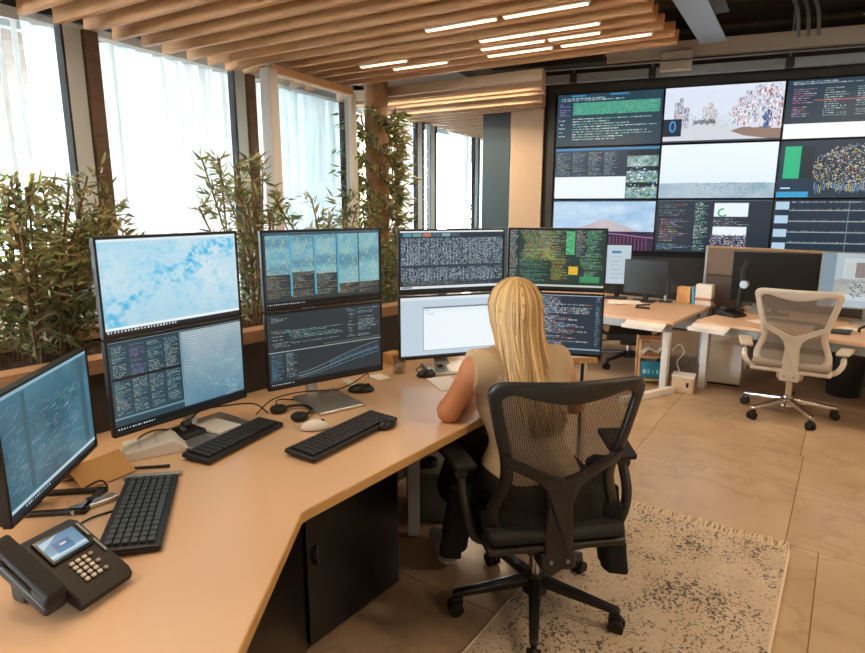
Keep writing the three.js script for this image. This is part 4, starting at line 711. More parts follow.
// ---------------------------------------------------------------- mesh task chairs
const RING = (() => {
  const h = [[0, 0, 0, 0.075], [0.13, 0.005, 0.105, 0.08], [0.205, 0.045, 0.16, 0.105], [0.24, 0.12, 0.192, 0.16], [0.243, 0.22, 0.196, 0.24], [0.222, 0.33, 0.176, 0.34], [0.205, 0.43, 0.162, 0.44], [0.212, 0.55, 0.17, 0.55], [0.236, 0.70, 0.193, 0.70], [0.258, 0.85, 0.214, 0.83], [0.266, 0.94, 0.219, 0.90], [0.242, 0.987, 0.19, 0.925], [0.14, 1.0, 0.12, 0.90], [0, 1.0, 0, 0.87]];
  return [...h, ...h.slice(1, -1).reverse().map(([a, b, c, d]) => [-a, b, -c, d])];
})();
function backGeo(P, thick) {
  const co = curve(RING.map((q) => V(q[0], q[1], 0)), true), ci = curve(RING.map((q) => V(q[2], q[3], 0)), true), N = 132, K = 10, pos = [], idx = [], inner = [];
  for (let i = 0; i < N; i++) {
    const o = co.getPoint(i / N), n = ci.getPoint(i / N); inner.push(n);
    for (let k = 0; k < K; k++) { const a = k / K * 6.2832, w = 0.5 - 0.5 * Math.sign(Math.cos(a)) * Math.pow(Math.abs(Math.cos(a)), 0.7), p = o.clone().lerp(n, w), q = P(p.x, p.y); pos.push(q.x, q.y, q.z + thick * 0.5 * Math.sign(Math.sin(a)) * Math.pow(Math.abs(Math.sin(a)), 0.8)); }
  }
  for (let i = 0; i < N; i++) for (let k = 0; k < K; k++) { const a = i * K + k, b = i * K + (k + 1) % K, c = ((i + 1) % N) * K + k, d = ((i + 1) % N) * K + (k + 1) % K; idx.push(a, c, b, b, c, d); }
  const frame = new THREE.BufferGeometry(); frame.setAttribute('position', new THREE.Float32BufferAttribute(pos, 3)); frame.setIndex(idx); frame.computeVertexNormals();
  const mp = [], mu = [], mi = [], Q = 9, cen = V(0, 0.5, 0);
  for (let i = 0; i < N; i++) for (let q = 0; q <= Q; q++) { const c0 = V(0, Math.max(0.2, Math.min(0.8, inner[i].y)), 0), p = inner[i].clone().lerp(c0, q / Q), z = P(p.x, p.y); mp.push(z.x, z.y, z.z); mu.push(p.x * 22, p.y * 0.64 * 22); }
  for (let i = 0; i < N; i++) for (let q = 0; q < Q; q++) { const a = i * (Q + 1) + q, b = ((i + 1) % N) * (Q + 1) + q; mi.push(a, b, a + 1, a + 1, b, b + 1); }
  const mesh = new THREE.BufferGeometry(); mesh.setAttribute('position', new THREE.Float32BufferAttribute(mp, 3)); mesh.setAttribute('uv', new THREE.Float32BufferAttribute(mu, 2)); mesh.setIndex(mi); mesh.computeVertexNormals();
  return [frame, mesh];
}
function taskChair(label, pos, heading, legTurn, mat, meshMat, baseMat, { yb = 0.36, hb = 0.65, zb = 0.215, lean = 0.11, back = true, sy = 0.45, sw = 0.49, ay = 0 } = {}) {
  const t = thing('office_chair', label, 'chair', pos, heading);
  const P = (u, v) => V(u, yb + v * hb, zb + lean * Math.pow(Math.max(0, v), 1.15) - 0.028 * Math.sin(Math.min(1, Math.max(0, v * 1.6)) * 3.14) - 0.75 * u * u);
  if (back) {
    const [fg, mg] = backGeo(P, 0.034); part('back_frame', fg, mat, t); part('back_mesh', mg, meshMat, t);
    const half = [[0.05, -0.045], [0.052, 0.1], [0.045, 0.3], [0.06, 0.395], [0.1, 0.455], [0.2, 0.53], [0.205, 0.6], [0.1, 0.525], [0.04, 0.475], [0, 0.455]], pts = [...half, ...half.slice(0, -1).reverse().map(([a, b]) => [-a, b])];
    const g = prism(pts.map(([a, b]) => [a, b * hb]), 0.028, 0.006), p = g.attributes.position;
    for (let i = 0; i < p.count; i++) { const u = p.getX(i), v = p.getY(i) / hb, q = P(u * 1, v); p.setXYZ(i, q.x, q.y, q.z + 0.024 + p.getZ(i) - 0.35 * Math.max(0, Math.abs(u) - 0.1) * 0.2); } g.computeVertexNormals(); part('spine_support', g, mat, t);
    const q0 = P(0, 0); part('back_bracket', rbox(0.13, 0.07, 0.09, 0.015), mat, t, [0, q0.y - 0.02, q0.z - 0.01]); for (const s of [-1, 1]) part('bracket_bolt', at(cyl(0.007, 0.007, 0.01, 12), 0, 0, 0, Math.PI / 2), M.steel, t, [s * 0.03, q0.y - 0.015, q0.z + 0.037]);
  }
  { // seat pan with a rolled front edge
    const g = rbox(sw, 0.05, 0.46, 0.024, 4), p = g.attributes.position; for (let i = 0; i < p.count; i++) { const x = p.getX(i), z = p.getZ(i); p.setY(i, p.getY(i) + 0.25 * x * x - (z < -0.1 ? 1.1 * (z + 0.1) * (z + 0.1) : 0)); } g.computeVertexNormals(); part('seat', g, meshMat === M.meshBlack ? M.blackMatte : std({ color: '#a49c92', roughness: 0.8 }), t, [0, sy - 0.03, 0.0]);
    part('seat_frame', rbox(sw + 0.015, 0.03, 0.42, 0.014), mat, t, [0, sy - 0.062, 0.015]); part('tilt_mechanism', rbox(0.17, 0.07, 0.24, 0.02), mat, t, [0, sy - 0.11, 0.02]); part('tilt_lever', tube([[0.06, sy - 0.11, -0.02], [0.18, sy - 0.115, -0.03], [0.25, sy - 0.125, -0.03]], 0.007, 14, 8), mat, t);
  }
  for (const s of [-1, 1]) {
    const a = part('armrest', tube([[s * 0.16, sy - 0.09, 0.1], [s * 0.265, sy - 0.06, 0.11], [s * 0.305, sy + 0.05 + ay * 0.5, 0.1], [s * 0.31, sy + 0.185 + ay, 0.02]], 0.019, 24, 10), mat, t);
    const g = rbox(0.095, 0.026, 0.25, 0.012, 3), p = g.attributes.position; for (let i = 0; i < p.count; i++) p.setX(i, p.getX(i) * (1 - 0.9 * Math.max(0, p.getZ(i)))); g.computeVertexNormals();
    part('arm_pad', g, meshMat === M.meshBlack ? M.blackMatte : mat, a, [s * 0.32, sy + 0.2 + ay, -0.03], [0.05, s * -0.18, s * 0.06]); part('arm_pivot', at(cyl(0.024, 0.024, 0.03, 16), 0, 0, 0, Math.PI / 2), M.charcoal, a, [s * 0.31, sy + 0.16 + ay, 0.045]);
  }
  part('gas_lift', merge([at(cyl(0.026, 0.026, 0.16, 20), 0, 0.19, 0), at(cyl(0.015, 0.015, 0.12, 16), 0, 0.3, 0)]), M.chrome, t); part('hub', cyl(0.05, 0.036, 0.075, 24), baseMat, t, [0, 0.115, 0]);
  for (let k = 0; k < 5; k++) {
    const a = R(legTurn + k * 72 - heading), dx = Math.sin(a), dz = -Math.cos(a), g = rbox(0.05, 0.034, 0.3, 0.012, 2), p = g.attributes.position;
    for (let i = 0; i < p.count; i++) { const z = p.getZ(i), q = (z + 0.15) / 0.3; p.setXYZ(i, p.getX(i) * (0.62 + 0.38 * q), p.getY(i) * (0.7 + 0.5 * q) + 0.035 * q, z); } g.computeVertexNormals();
    const leg = part('leg', g, baseMat, t, [dx * 0.175, 0.088, dz * 0.175], [0, Math.atan2(-dx, -dz), 0]);
    // sub-parts hang from the leg, its -z axis points outwards
    const w = cyl(0.029, 0.029, 0.018, 22); w.rotateZ(Math.PI / 2);
    for (const s of [-1, 1]) part('caster_wheel', w, M.rubber, leg, [s * 0.016, -0.0585, -0.14]); part('caster_hood', rbox(0.022, 0.042, 0.05, 0.008), M.black, leg, [0, -0.036, -0.135]);
  }
  return t;
}
taskChair('black mesh office chair under the seated woman', [0.4, 0, 2.1], -9, 118, M.blackChair, M.meshBlack, M.blackChair, { zb: 0.2, lean: 0.1 });
taskChair('light grey mesh office chair at the far right desk', [2.66, 0, 4.3], 34, 110, M.greyChair, M.meshGrey, M.chrome, { hb: 0.61, yb: 0.37, zb: 0.2, lean: 0.09, ay: -0.12 });
taskChair('low black chair pushed under the far middle desk', [1.93, 0, 5.75], 200, 20, M.blackChair, M.meshBlack, M.blackChair, { back: false, sy: 0.36, sw: 0.4 });

// ---------------------------------------------------------------- seated woman
{
  const BX = 0.36, BF = 2.15, t = thing('person', 'woman with long blonde hair in a beige sleeveless knit top, seated at the desk', 'person', [BX, 0, BF], 0);
  const J = (x, y, f) => V(x - BX, y, -(f - BF));
  const cap = (a, b, ra, rb) => { const d = b.clone().sub(a), l2 = d.lengthSq(); return (p) => { const k = Math.max(0, Math.min(1, ((p.x - a.x) * d.x + (p.y - a.y) * d.y + (p.z - a.z) * d.z) / l2)); return Math.hypot(p.x - a.x - d.x * k, p.y - a.y - d.y * k, p.z - a.z - d.z * k) - (ra + (rb - ra) * k); }; };
  const ell = (c, r, ry = 0) => { const cs = Math.cos(ry), sn = Math.sin(ry), m = Math.min(...r); return (p) => { const x = p.x - c.x, y = p.y - c.y, z = p.z - c.z, X = (x * cs - z * sn) / r[0], Z = (x * sn + z * cs) / r[2], Y = y / r[1]; return (Math.hypot(X, Y, Z) - 1) * m; }; };
  const smin = (a, b, k) => { const h = Math.max(0, Math.min(1, 0.5 + 0.5 * (b - a) / k)); return b * (1 - h) + a * h - k * h * (1 - h); };
  const uni = (fs, k) => (p) => { let d = fs[0](p); for (let i = 1; i < fs.length; i++) d = smin(d, fs[i](p), k); return d; };
  function sdf(fn, p0, p1, cell) {
    const lo = p0.clone().min(p1), hi = p0.clone().max(p1);
    const c = lo.clone().add(hi).multiplyScalar(0.5), S = Math.max(hi.x - lo.x, hi.y - lo.y, hi.z - lo.z) / 2 * 1.06, n = Math.min(150, Math.ceil(2 * S / cell) + 3), mc = new MarchingCubes(n, M.skin, false, false, 260000), p = V(0, 0, 0), h = n / 2;
    for (let z = 0; z < n; z++) for (let y = 0; y < n; y++) for (let x = 0; x < n; x++) { p.set(c.x + (x - h) / h * S, c.y + (y - h) / h * S, c.z + (z - h) / h * S); const q = p.x < lo.x - cell || p.x > hi.x + cell || p.y < lo.y - cell || p.y > hi.y + cell || p.z < lo.z - cell || p.z > hi.z + cell; mc.field[x + n * (y + n * z)] = q ? -1 : -fn(p); }
    mc.isolation = 0; mc.update(); const k = mc.count, pos = new Float32Array(k * 3); for (let i = 0; i < k; i++) { pos[3 * i] = mc.positionArray[3 * i] * S + c.x; pos[3 * i + 1] = mc.positionArray[3 * i + 1] * S + c.y; pos[3 * i + 2] = mc.positionArray[3 * i + 2] * S + c.z; }
    let g = new THREE.BufferGeometry(); g.setAttribute('position', new THREE.BufferAttribute(pos, 3)); g = mergeVertices(g, 1e-4); g.computeVertexNormals(); return g;
  }
  const boxUv = (g, s) => { const p = g.attributes.position, uv = []; for (let i = 0; i < p.count; i++) uv.push((p.getX(i) + p.getZ(i) * 0.6) * s, p.getY(i) * s); g.setAttribute('uv', new THREE.Float32BufferAttribute(uv, 2)); return g; };
  const hip = J(0.385, 0.52, 2.13), chest = J(0.335, 0.84, 2.17), neckB = J(0.315, 1.0, 2.19), headC = J(0.31, 1.147, 2.215);
  const shL = J(0.155, 0.955, 2.13), shR = J(0.485, 0.95, 2.22), elL = J(0.062, 0.795, 2.14), elR = J(0.575, 0.76, 2.33), wrL = J(0.17, 0.79, 2.4), wrR = J(0.37, 0.79, 2.5);
  const kneeL = J(0.17, 0.52, 2.52), kneeR = J(0.42, 0.52, 2.58), ankL = J(0.07, 0.1, 2.42), ankR = J(0.4, 0.1, 2.62);
  const torso = [cap(hip, J(0.36, 0.66, 2.15), 0.14, 0.12), cap(J(0.36, 0.66, 2.15), chest, 0.115, 0.12), ell(J(0.335, 0.84, 2.175), [0.158, 0.17, 0.105], R(-15)), cap(shL, shR, 0.05, 0.05), ell(J(0.375, 0.54, 2.13), [0.185, 0.12, 0.14], R(-10))];
  const limbs = [cap(shL, elL, 0.05, 0.039), cap(elL, wrL, 0.039, 0.026), cap(shR, elR, 0.05, 0.039), cap(elR, wrR, 0.039, 0.026), cap(J(0.29, 0.52, 2.18), kneeL, 0.078, 0.056), cap(kneeL, ankL, 0.055, 0.036), cap(J(0.46, 0.52, 2.2), kneeR, 0.078, 0.056), cap(kneeR, ankR, 0.055, 0.036), cap(neckB, headC, 0.052, 0.05), cap(ankL, J(0.04, 0.05, 2.52), 0.034, 0.03), cap(ankR, J(0.38, 0.05, 2.72), 0.034, 0.03)];
  const bodyG = sdf(uni([...torso.map((f) => (p) => f(p) + 0.004), ...limbs], 0.03), J(-0.1, 0, 1.9), J(0.72, 1.2, 2.82), 0.011);
  // head with a face looking at the screens
  const hy = R(5), hd = (x, y, z) => headC.clone().add(V(x * Math.cos(hy) + z * Math.sin(hy), y, -x * Math.sin(hy) + z * Math.cos(hy)));   // z negative = face side
  const headF = uni([ell(hd(0, 0.022, 0.008), [0.073, 0.088, 0.09], hy), ell(hd(0, -0.05, -0.028), [0.05, 0.058, 0.055], hy), cap(hd(0, 0.01, -0.083), hd(0, -0.022, -0.1), 0.009, 0.013), ell(hd(0, -0.052, -0.078), [0.024, 0.011, 0.012], hy), cap(hd(-0.074, 0.012, 0.012), hd(-0.076, -0.02, 0.01), 0.012, 0.009), cap(hd(0.074, 0.012, 0.012), hd(0.076, -0.02, 0.01), 0.012, 0.009), cap(neckB, hd(0, -0.04, 0.02), 0.05, 0.05)], 0.016);
  const sock = [ell(hd(-0.03, 0.016, -0.09), [0.016, 0.011, 0.014], hy), ell(hd(0.03, 0.016, -0.09), [0.016, 0.011, 0.014], hy)], eyes = [ell(hd(-0.03, 0.016, -0.071), [0.013, 0.012, 0.013], hy), ell(hd(0.03, 0.016, -0.071), [0.013, 0.012, 0.013], hy)];
  const headG = sdf((p) => { let d = headF(p); for (const s of sock) d = -smin(-d, s(p), 0.01); for (const e of eyes) d = Math.min(d, e(p)); return d; }, headC.clone().add(V(-0.1, -0.15, -0.13)), headC.clone().add(V(0.1, 0.12, 0.12)), 0.0038);
  // hands: palm and five fingers resting on the desk
  function hand(w, dir, thumbSide) {
    const d = dir.clone().normalize(), s = V(-d.z, 0, d.x).multiplyScalar(thumbSide), palm = w.clone().addScaledVector(d, 0.05), fs = [(p) => { const q = p.clone().sub(palm), a = q.dot(d) / 0.05, b = q.dot(s) / 0.042, c = (q.y) / 0.016; return (Math.hypot(a, b, c) - 1) * 0.016; }, cap(w.clone().addScaledVector(d, -0.02), palm, 0.024, 0.02)];
    [[-0.028, 0.062], [-0.01, 0.075], [0.009, 0.08], [0.027, 0.07]].forEach(([o, l]) => { const b = palm.clone().addScaledVector(d, 0.036).addScaledVector(s, o), m = b.clone().addScaledVector(d, l * 0.5).add(V(0, 0.008, 0)), e = b.clone().addScaledVector(d, l).add(V(0, -0.014, 0)); fs.push(cap(b, m, 0.0088, 0.008), cap(m, e, 0.008, 0.0068)); });
    const tb = palm.clone().addScaledVector(s, 0.032).addScaledVector(d, -0.018), tm = tb.clone().addScaledVector(s, 0.022).addScaledVector(d, 0.024), te = tm.clone().addScaledVector(d, 0.026).add(V(0, -0.008, 0)); fs.push(cap(tb, tm, 0.0115, 0.0095), cap(tm, te, 0.0095, 0.0078));
    const f = uni(fs, 0.005), c = palm.clone().addScaledVector(d, 0.03); return sdf(f, c.clone().add(V(-0.12, -0.06, -0.12)), c.clone().add(V(0.12, 0.06, 0.12)), 0.0034);
  }
  const hL = hand(wrL, J(0.25, 0.78, 2.5).sub(J(0.17, 0.79, 2.4)), 1), hR = hand(wrR, V(-0.25, -0.08, -1), -1);
  const strip = (g) => { for (const k of Object.keys(g.attributes)) if (k !== 'position' && k !== 'normal') g.deleteAttribute(k); return g; };
  part('body', merge([bodyG, headG, hL, hR].map(strip)), M.skin, t);
  // sleeveless knit top
  const arms = uni([cap(shL, elL, 0.053, 0.042), cap(shR, elR, 0.053, 0.042)], 0.01), tor = uni([...torso, cap(shL.clone().lerp(shR, 0.04), shL.clone().lerp(shR, 0.96), 0.062, 0.062), cap(neckB.clone().add(V(0, -0.05, 0)), neckB.clone().add(V(0, 0.012, 0)), 0.085, 0.062)], 0.045);
  const axL = shL.clone().sub(shR).normalize();
  const vestF = (p) => { let d = tor(p) - 0.011; const along = p.clone().sub(shL).dot(axL), alongR = p.clone().sub(shR).dot(axL); d = Math.max(d, along - 0.018, -alongR - 0.018); d = Math.max(d, 0.5 - p.y, p.y - 1.035); d += 0.0025 * Math.sin(p.y * 34 + p.x * 22) * (p.y < 0.8 ? 1 : 0.2); return d; };
  part('knit_top', boxUv(sdf(vestF, J(0.0, 0.48, 1.95), J(0.68, 1.05, 2.42), 0.0075), 9), M.vest, t);
  // long black skirt hanging over both sides of the seat
  const side = (s) => { const c = Math.cos(R(9)), n = Math.sin(R(9)); return (p) => { const x = p.x - 0.03, z = p.z + 0.0, X = x * c + z * n, Z = -x * n + z * c, y = p.y; const fl = 0.012 * Math.sin(Z * 46 + s) + 0.006 * Math.sin(Z * 90), u = Math.max(0, 0.5 - y) * 0.14; const q = [Math.abs(X - s * (0.26 + u) - fl) - 0.026, Math.abs(y - 0.378) - 0.132, Math.abs(Z + 0.06) - 0.2]; return Math.hypot(Math.max(q[0], 0), Math.max(q[1], 0), Math.max(q[2], 0)) + Math.min(0, Math.max(...q)) - 0.012; }; };
  const lap = uni([cap(J(0.29, 0.515, 2.14), kneeL, 0.105, 0.075), cap(J(0.47, 0.515, 2.16), kneeR, 0.105, 0.075), ell(J(0.38, 0.53, 2.12), [0.215, 0.105, 0.16], R(-9)), cap(J(0.14, 0.49, 2.14), J(0.6, 0.49, 2.2), 0.05, 0.05), cap(kneeL, J(0.12, 0.32, 2.5), 0.085, 0.1), cap(kneeR, J(0.41, 0.32, 2.6), 0.085, 0.1)], 0.05);
  part('skirt', sdf((p) => Math.max(smin(smin(lap(p), side(-1)(p), 0.03), side(1)(p), 0.03), p.y - 0.63), J(-0.06, 0.13, 1.9), J(0.82, 0.66, 2.76), 0.0105), M.skirt, t);
  // shoes
  for (const [a, toe] of [[ankL, J(0.02, 0.045, 2.56)], [ankR, J(0.375, 0.045, 2.76)]]) {
    const heel = a.clone().add(V(0, -0.05, 0.02)), f = uni([cap(heel, toe, 0.042, 0.038), cap(a.clone().add(V(0, 0.012, 0)), heel, 0.046, 0.044)], 0.03);
    const s = part('shoe', sdf((p) => Math.max(f(p), 0.014 - p.y), heel.clone().add(V(-0.2, -0.06, -0.24)), heel.clone().add(V(0.2, 0.13, 0.12)), 0.006), M.shoe, t);
    part('sole', sdf((p) => Math.max(f(p) - 0.005, p.y - 0.024, 0.0015 - p.y), heel.clone().add(V(-0.2, -0.06, -0.24)), heel.clone().add(V(0.2, 0.06, 0.12)), 0.006), M.sole, s);
  }
  // long straight hair: an under layer and many locks
  const hairTone = (k) => mix3([0.34, 0.19, 0.07], [0.80, 0.54, 0.24], k);
  const under = sdf((p) => { const q = p.clone().sub(headC); let d = ell(headC.clone().add(V(0, 0.022, 0.01)), [0.086, 0.1, 0.103], hy)(p); d = Math.max(d, -q.z - 0.055 - Math.max(0, q.y) * 0.6); let sh = 1; for (const o of [-0.045, 0, 0.045]) sh = Math.min(sh, cap(headC.clone().add(V(0.005 + o, -0.03, 0.035)), headC.clone().add(V(0.05 + o, -0.31, 0.118)), 0.04, 0.042)(p)); return smin(d, sh, 0.02); }, headC.clone().add(V(-0.14, -0.42, -0.12)), headC.clone().add(V(0.16, 0.14, 0.19)), 0.006);
  const uc = []; for (let i = 0; i < under.attributes.position.count; i++) uc.push(...hairTone(0.55)); under.setAttribute('color', new THREE.Float32BufferAttribute(uc, 3));
  const locks = [strip2(under)]; function strip2(g) { g.deleteAttribute('uv'); return g; }
  for (let k = 0; k < 440; k++) {
    const a = k % 3 ? rr(-1.95, 1.95) : rr(-1.1, 1.1), layer = rnd(), rs = 0.092 + 0.014 * layer, off = rr(-0.25, 0.25) * 0.1;    // a: angle round the head, 0 = straight back
    const pts = []; const right = Math.max(0, Math.sin(a)), left = Math.max(0, -Math.sin(a));
    const yEnd = -(0.42 - 0.2 * left - 0.0 * right - 0.06 * rnd()) + (Math.abs(a) > 1.5 ? 0.05 : 0);
    for (let j = 0; j <= 13; j++) {
      const s = j / 13;
      if (s < 0.42) { const e = (s / 0.42) * 1.5 + 0.06, r = rs * Math.sin(e), y = 0.024 + (rs + 0.012) * Math.cos(e); pts.push(V(Math.sin(a) * r * 0.92 + off * 0.2, y, Math.cos(a) * r * 1.03 + 0.008)); }
      else { const q = (s - 0.42) / 0.58, y = 0.026 + (yEnd - 0.026) * q, out = rs * (1 + 0.05 * Math.sin(q * 3) - 0.22 * q * left); pts.push(V(Math.sin(a) * out * (0.92 - 0.1 * q) + q * q * (0.042 + 0.055 * right) + off * q + 0.01 * left * q, y, Math.cos(a) * out * (1.0 - 0.1 * q) + 0.01 + 0.105 * q * q * (3 - 2 * q) * (0.55 + 0.45 * Math.max(0, Math.cos(a))) + Math.max(0, -Math.cos(a)) * 0.02)); }
    }
    const cv = curve(pts.map((p) => p.add(headC))), seg = 16, g = new THREE.TubeGeometry(cv, seg, 1, 6, false), p = g.attributes.position, w0 = rr(0.004, 0.0085), tone = hairTone(Math.pow(rnd(), 0.9)), col = [];
    for (let i = 0; i <= seg; i++) { const c = cv.getPointAt(i / seg), w = w0 * Math.min(1, 0.35 + i / 5) * Math.min(1, 0.12 + (seg - i) / 5); for (let m = 0; m <= 6; m++) { const n = i * 7 + m; p.setXYZ(n, c.x + (p.getX(n) - c.x) * w, c.y + (p.getY(n) - c.y) * w, c.z + (p.getZ(n) - c.z) * w); col.push(...tone); } }
    g.setAttribute('color', new THREE.Float32BufferAttribute(col, 3)); g.deleteAttribute('uv'); locks.push(g);
  }
  part('hair', merge(locks), M.hair, t);
}

// ---------------------------------------------------------------- far desks
const FD = 0.6;
const loc = ([ox, of], th, x, d) => [ox + x * Math.cos(R(th)) + d * Math.sin(R(th)), of - x * Math.sin(R(th)) + d * Math.cos(R(th))];
const O1 = [1.99, 4.87], O2 = [2.22, 4.97], r1 = (x, d, y = FD) => { const q = loc(O1, 40, x, d); return [q[0], y, q[1]]; }, r2 = (x, d, y = FD) => { const q = loc(O2, 48, x, d); return [q[0], y, q[1]]; };
function farDesk(label, pos, hd, x0, x1, D, legs) {
  const t = thing('office_desk', label, 'desk', pos, hd), w = x1 - x0, c = (x0 + x1) / 2;
  part('top', rbox(w, 0.028, D, 0.005), M.farDesk, t, [c, FD - 0.014, -D / 2]); part('apron', rbox(w - 0.04, 0.07, 0.02, 0.004), M.greyMetal, t, [c, FD - 0.065, -0.05]); part('apron', rbox(w - 0.04, 0.07, 0.02, 0.004), M.greyMetal, t, [c, FD - 0.065, -D + 0.06]);
  for (const [x, d] of legs) part('leg', rbox(0.06, FD - 0.03, 0.06, 0.008), M.whiteMetal, t, [x, (FD - 0.03) / 2, -d]);
  part('modesty_panel', rbox(w - 0.15, 0.14, 0.02, 0.004), M.wallWhite, t, [c, 0.4, -D + 0.06]);
}
farDesk('far desk behind the right hand monitors, with papers and a cube', r1(0, 0, 0), 40, -1.8, 0, 1.22, [[-0.07, 0.09], [-1.7, 0.09], [-0.07, 1.13], [-1.7, 1.13]]);
farDesk('far right desk with the light grey chair in front', r2(0, 0, 0), 48, 0, 2.3, 1.08, [[0.06, 0.1], [2.2, 0.1], [0.06, 1.0], [2.2, 1.0]]);
{ // privacy panel
  const t = thing('privacy_panel', 'long brown privacy panel behind the far right desk', 'panel', r2(0.85, 1.17, 0), 48);
  part('lower_board', rbox(2.6, 0.86, 0.03, 0.005), std({ color: '#4a3a2d', roughness: 0.6 }), t, [0, 0.43, 0]); part('upper_board', rbox(2.6, 0.26, 0.035, 0.005), std({ color: '#6a4f38', roughness: 0.55 }), t, [0, 1.0, 0]); part('top_cap', rbox(2.62, 0.02, 0.045, 0.005), std({ color: '#a07850', roughness: 0.5 }), t, [0, 1.14, 0]);
  part('end_post', rbox(0.025, 1.15, 0.045, 0.005), M.greyMetal, t, [-1.31, 0.575, 0]);
  part('sticker', rbox(0.07, 0.05, 0.004, 0.001, 1), M.paper, t, [-0.2, 1.085, 0.02]); part('sticker', rbox(0.06, 0.055, 0.004, 0.001, 1), std({ color: '#7fa9c4', roughness: 0.6 }), t, [0.05, 1.08, 0.02]);
}
function farStand(label, pos, hd, h, mat = M.black) { const t = thing('monitor_stand', label, 'monitor stand', pos, hd); part('base', rbox(0.22, 0.012, 0.16, 0.005), mat, t, [0, 0.007, 0]); part('pole', rbox(0.05, h, 0.025, 0.006), mat, t, [0, h / 2, -0.072]); }
const off = std({ color: '#121112', roughness: 0.3 });
const GF = 'monitors on the far desks';
function farMon(label, c, hd, y0, w, h, mat, bez) { const q = R(hd), dx = Math.cos(q) * w / 2, df = -Math.sin(q) * w / 2; return monitor('monitor', label, [c[0] - dx, c[2] - df], [c[0] + dx, c[2] + df], y0, h, mat, GF, bez); }
farMon('small pale document monitor on the far desk, edge hidden', r1(-0.9, 0.95), 20, 0.74, 0.26, 0.42, sm(T.doc, 0.8)); farStand('dark stand of the pale document monitor', r1(-0.9, 0.95), 20, 0.3);
farMon('switched off dark monitor on the far desk', r1(-0.6, 0.92), 32, 0.68, 0.42, 0.34, off); farStand('dark stand of the switched off monitor on the far desk', r1(-0.6, 0.92), 32, 0.2);
farMon('large switched off black monitor on the far right desk', r2(0.36, 0.74), 28, 0.7, 0.74, 0.45, off); farStand('dark stand of the large black monitor', r2(0.36, 0.74), 28, 0.25);
farMon('light framed monitor with a pale picture page at the right picture edge', [3.52, 0, 4.78], 28, 0.72, 0.72, 0.46, sm(T.ui, 0.75), M.greyMetal); farStand('grey stand of the light framed monitor', [3.52, FD, 4.78], 28, 0.25, M.greyMetal);
// clutter on the far desks
single('wooden_block', 'small light wooden block on the far desk', 'block', rbox(0.08, 0.09, 0.08, 0.006), M.lightWood, r1(-1.0, 0.78, FD + 0.046), 30);
single('paper_stack', 'loose white papers on the far desk', 'papers', merge([at(rbox(0.3, 0.006, 0.2, 0.001, 1), 0, 0.004, 0), at(rbox(0.28, 0.006, 0.2, 0.001, 1), 0.03, 0.011, 0.01, 0, 0.25)]), M.paper, r1(-0.72, 0.7, FD), 20);
single('stapler', 'dark stapler near the front of the far desk', 'stapler', merge([at(rbox(0.13, 0.014, 0.035, 0.005), 0, 0.008, 0), at(rbox(0.13, 0.016, 0.03, 0.006), 0.004, 0.034, 0, 0, 0, 0.14)]), M.black, r1(-0.45, 0.5, FD), 30);
{ const t = thing('headphone_stand', 'dark headphones on a stand on the far desk', 'headphones', r1(-0.42, 1.02), 35); part('band', at(new THREE.TorusGeometry(0.07, 0.009, 8, 24, Math.PI), 0, 0.17, 0), M.charcoal, t); for (const s of [-1, 1]) part('ear_cup', rbox(0.03, 0.09, 0.07, 0.014), M.charcoal, t, [s * 0.07, 0.14, 0]); part('stand', rbox(0.03, 0.2, 0.03, 0.006), M.steel, t, [0, 0.115, 0]); part('base', rbox(0.12, 0.014, 0.1, 0.005), M.charcoal, t, [0, 0.008, 0]); }
single('cardboard_box', 'brown cardboard box at the back of the far desk', 'box', rbox(0.13, 0.16, 0.1, 0.004), M.card, r1(-0.26, 1.1, FD + 0.081), 40);
single('binder', 'thin blue binder standing beside the white carton', 'binder', rbox(0.03, 0.17, 0.1, 0.004), std({ color: '#3f88b0', roughness: 0.5 }), r1(-0.17, 1.1, FD + 0.086), 40);
{ const t = thing('carton', 'white carton with a brown stripe on the far desk', 'box', r1(-0.07, 1.08), 38); part('body', rbox(0.15, 0.2, 0.1, 0.004), M.paper, t, [0, 0.101, 0]); part('stripe', rbox(0.152, 0.03, 0.102, 0.003, 1), std({ color: '#b07a58', roughness: 0.8 }), t, [0, 0.06, 0]); }
{ const t = thing('desk_telephone', 'dark telephone on the left end of the far right desk', 'phone', r2(0.12, 0.42), 60); part('base', prism([[-0.09, 0.002], [0.09, 0.002], [0.09, 0.02], [-0.09, 0.06]], 0.16, 0.004), M.black, t, [0, 0, 0]); part('handset', rbox(0.05, 0.03, 0.18, 0.012), M.charcoal, t, [-0.03, 0.066, 0.0], [0, 0, -0.2]); }
{ const t = thing('swivel_support', 'bent dark monitor support beside the large black monitor', 'support', r2(0.1, 0.62), 48); part('clamp', rbox(0.08, 0.04, 0.08, 0.008), M.charcoal, t, [0, 0.021, 0]); part('lower_arm', tube([[0, 0.03, 0], [0, 0.2, 0], [0.03, 0.26, 0]], 0.018, 20, 10), M.black, t); part('upper_arm', tube([[0.03, 0.25, 0], [0.0, 0.36, 0], [0.04, 0.48, 0.01]], 0.022, 20, 10), M.charcoal, t); part('joint', at(cyl(0.035, 0.035, 0.05, 18), 0.03, 0.26, 0, Math.PI / 2), M.steel, t); }
single('desk_organizer', 'grey mesh organizer in front of the brown panel', 'organizer', merge([at(rbox(0.12, 0.08, 0.02, 0.004), 0, 0.041, -0.05), at(rbox(0.12, 0.05, 0.02, 0.004), 0, 0.026, 0.0), at(rbox(0.12, 0.012, 0.12, 0.004), 0, 0.007, -0.01)]), M.greyMetal, r2(0.22, 0.72, FD), 48);
single('paper_sheet', 'white paper on the far right desk left of the grey chair', 'paper', rbox(0.21, 0.002, 0.14, 0.0008, 1), M.paper, r2(0.42, 0.3, FD + 0.002), 70);
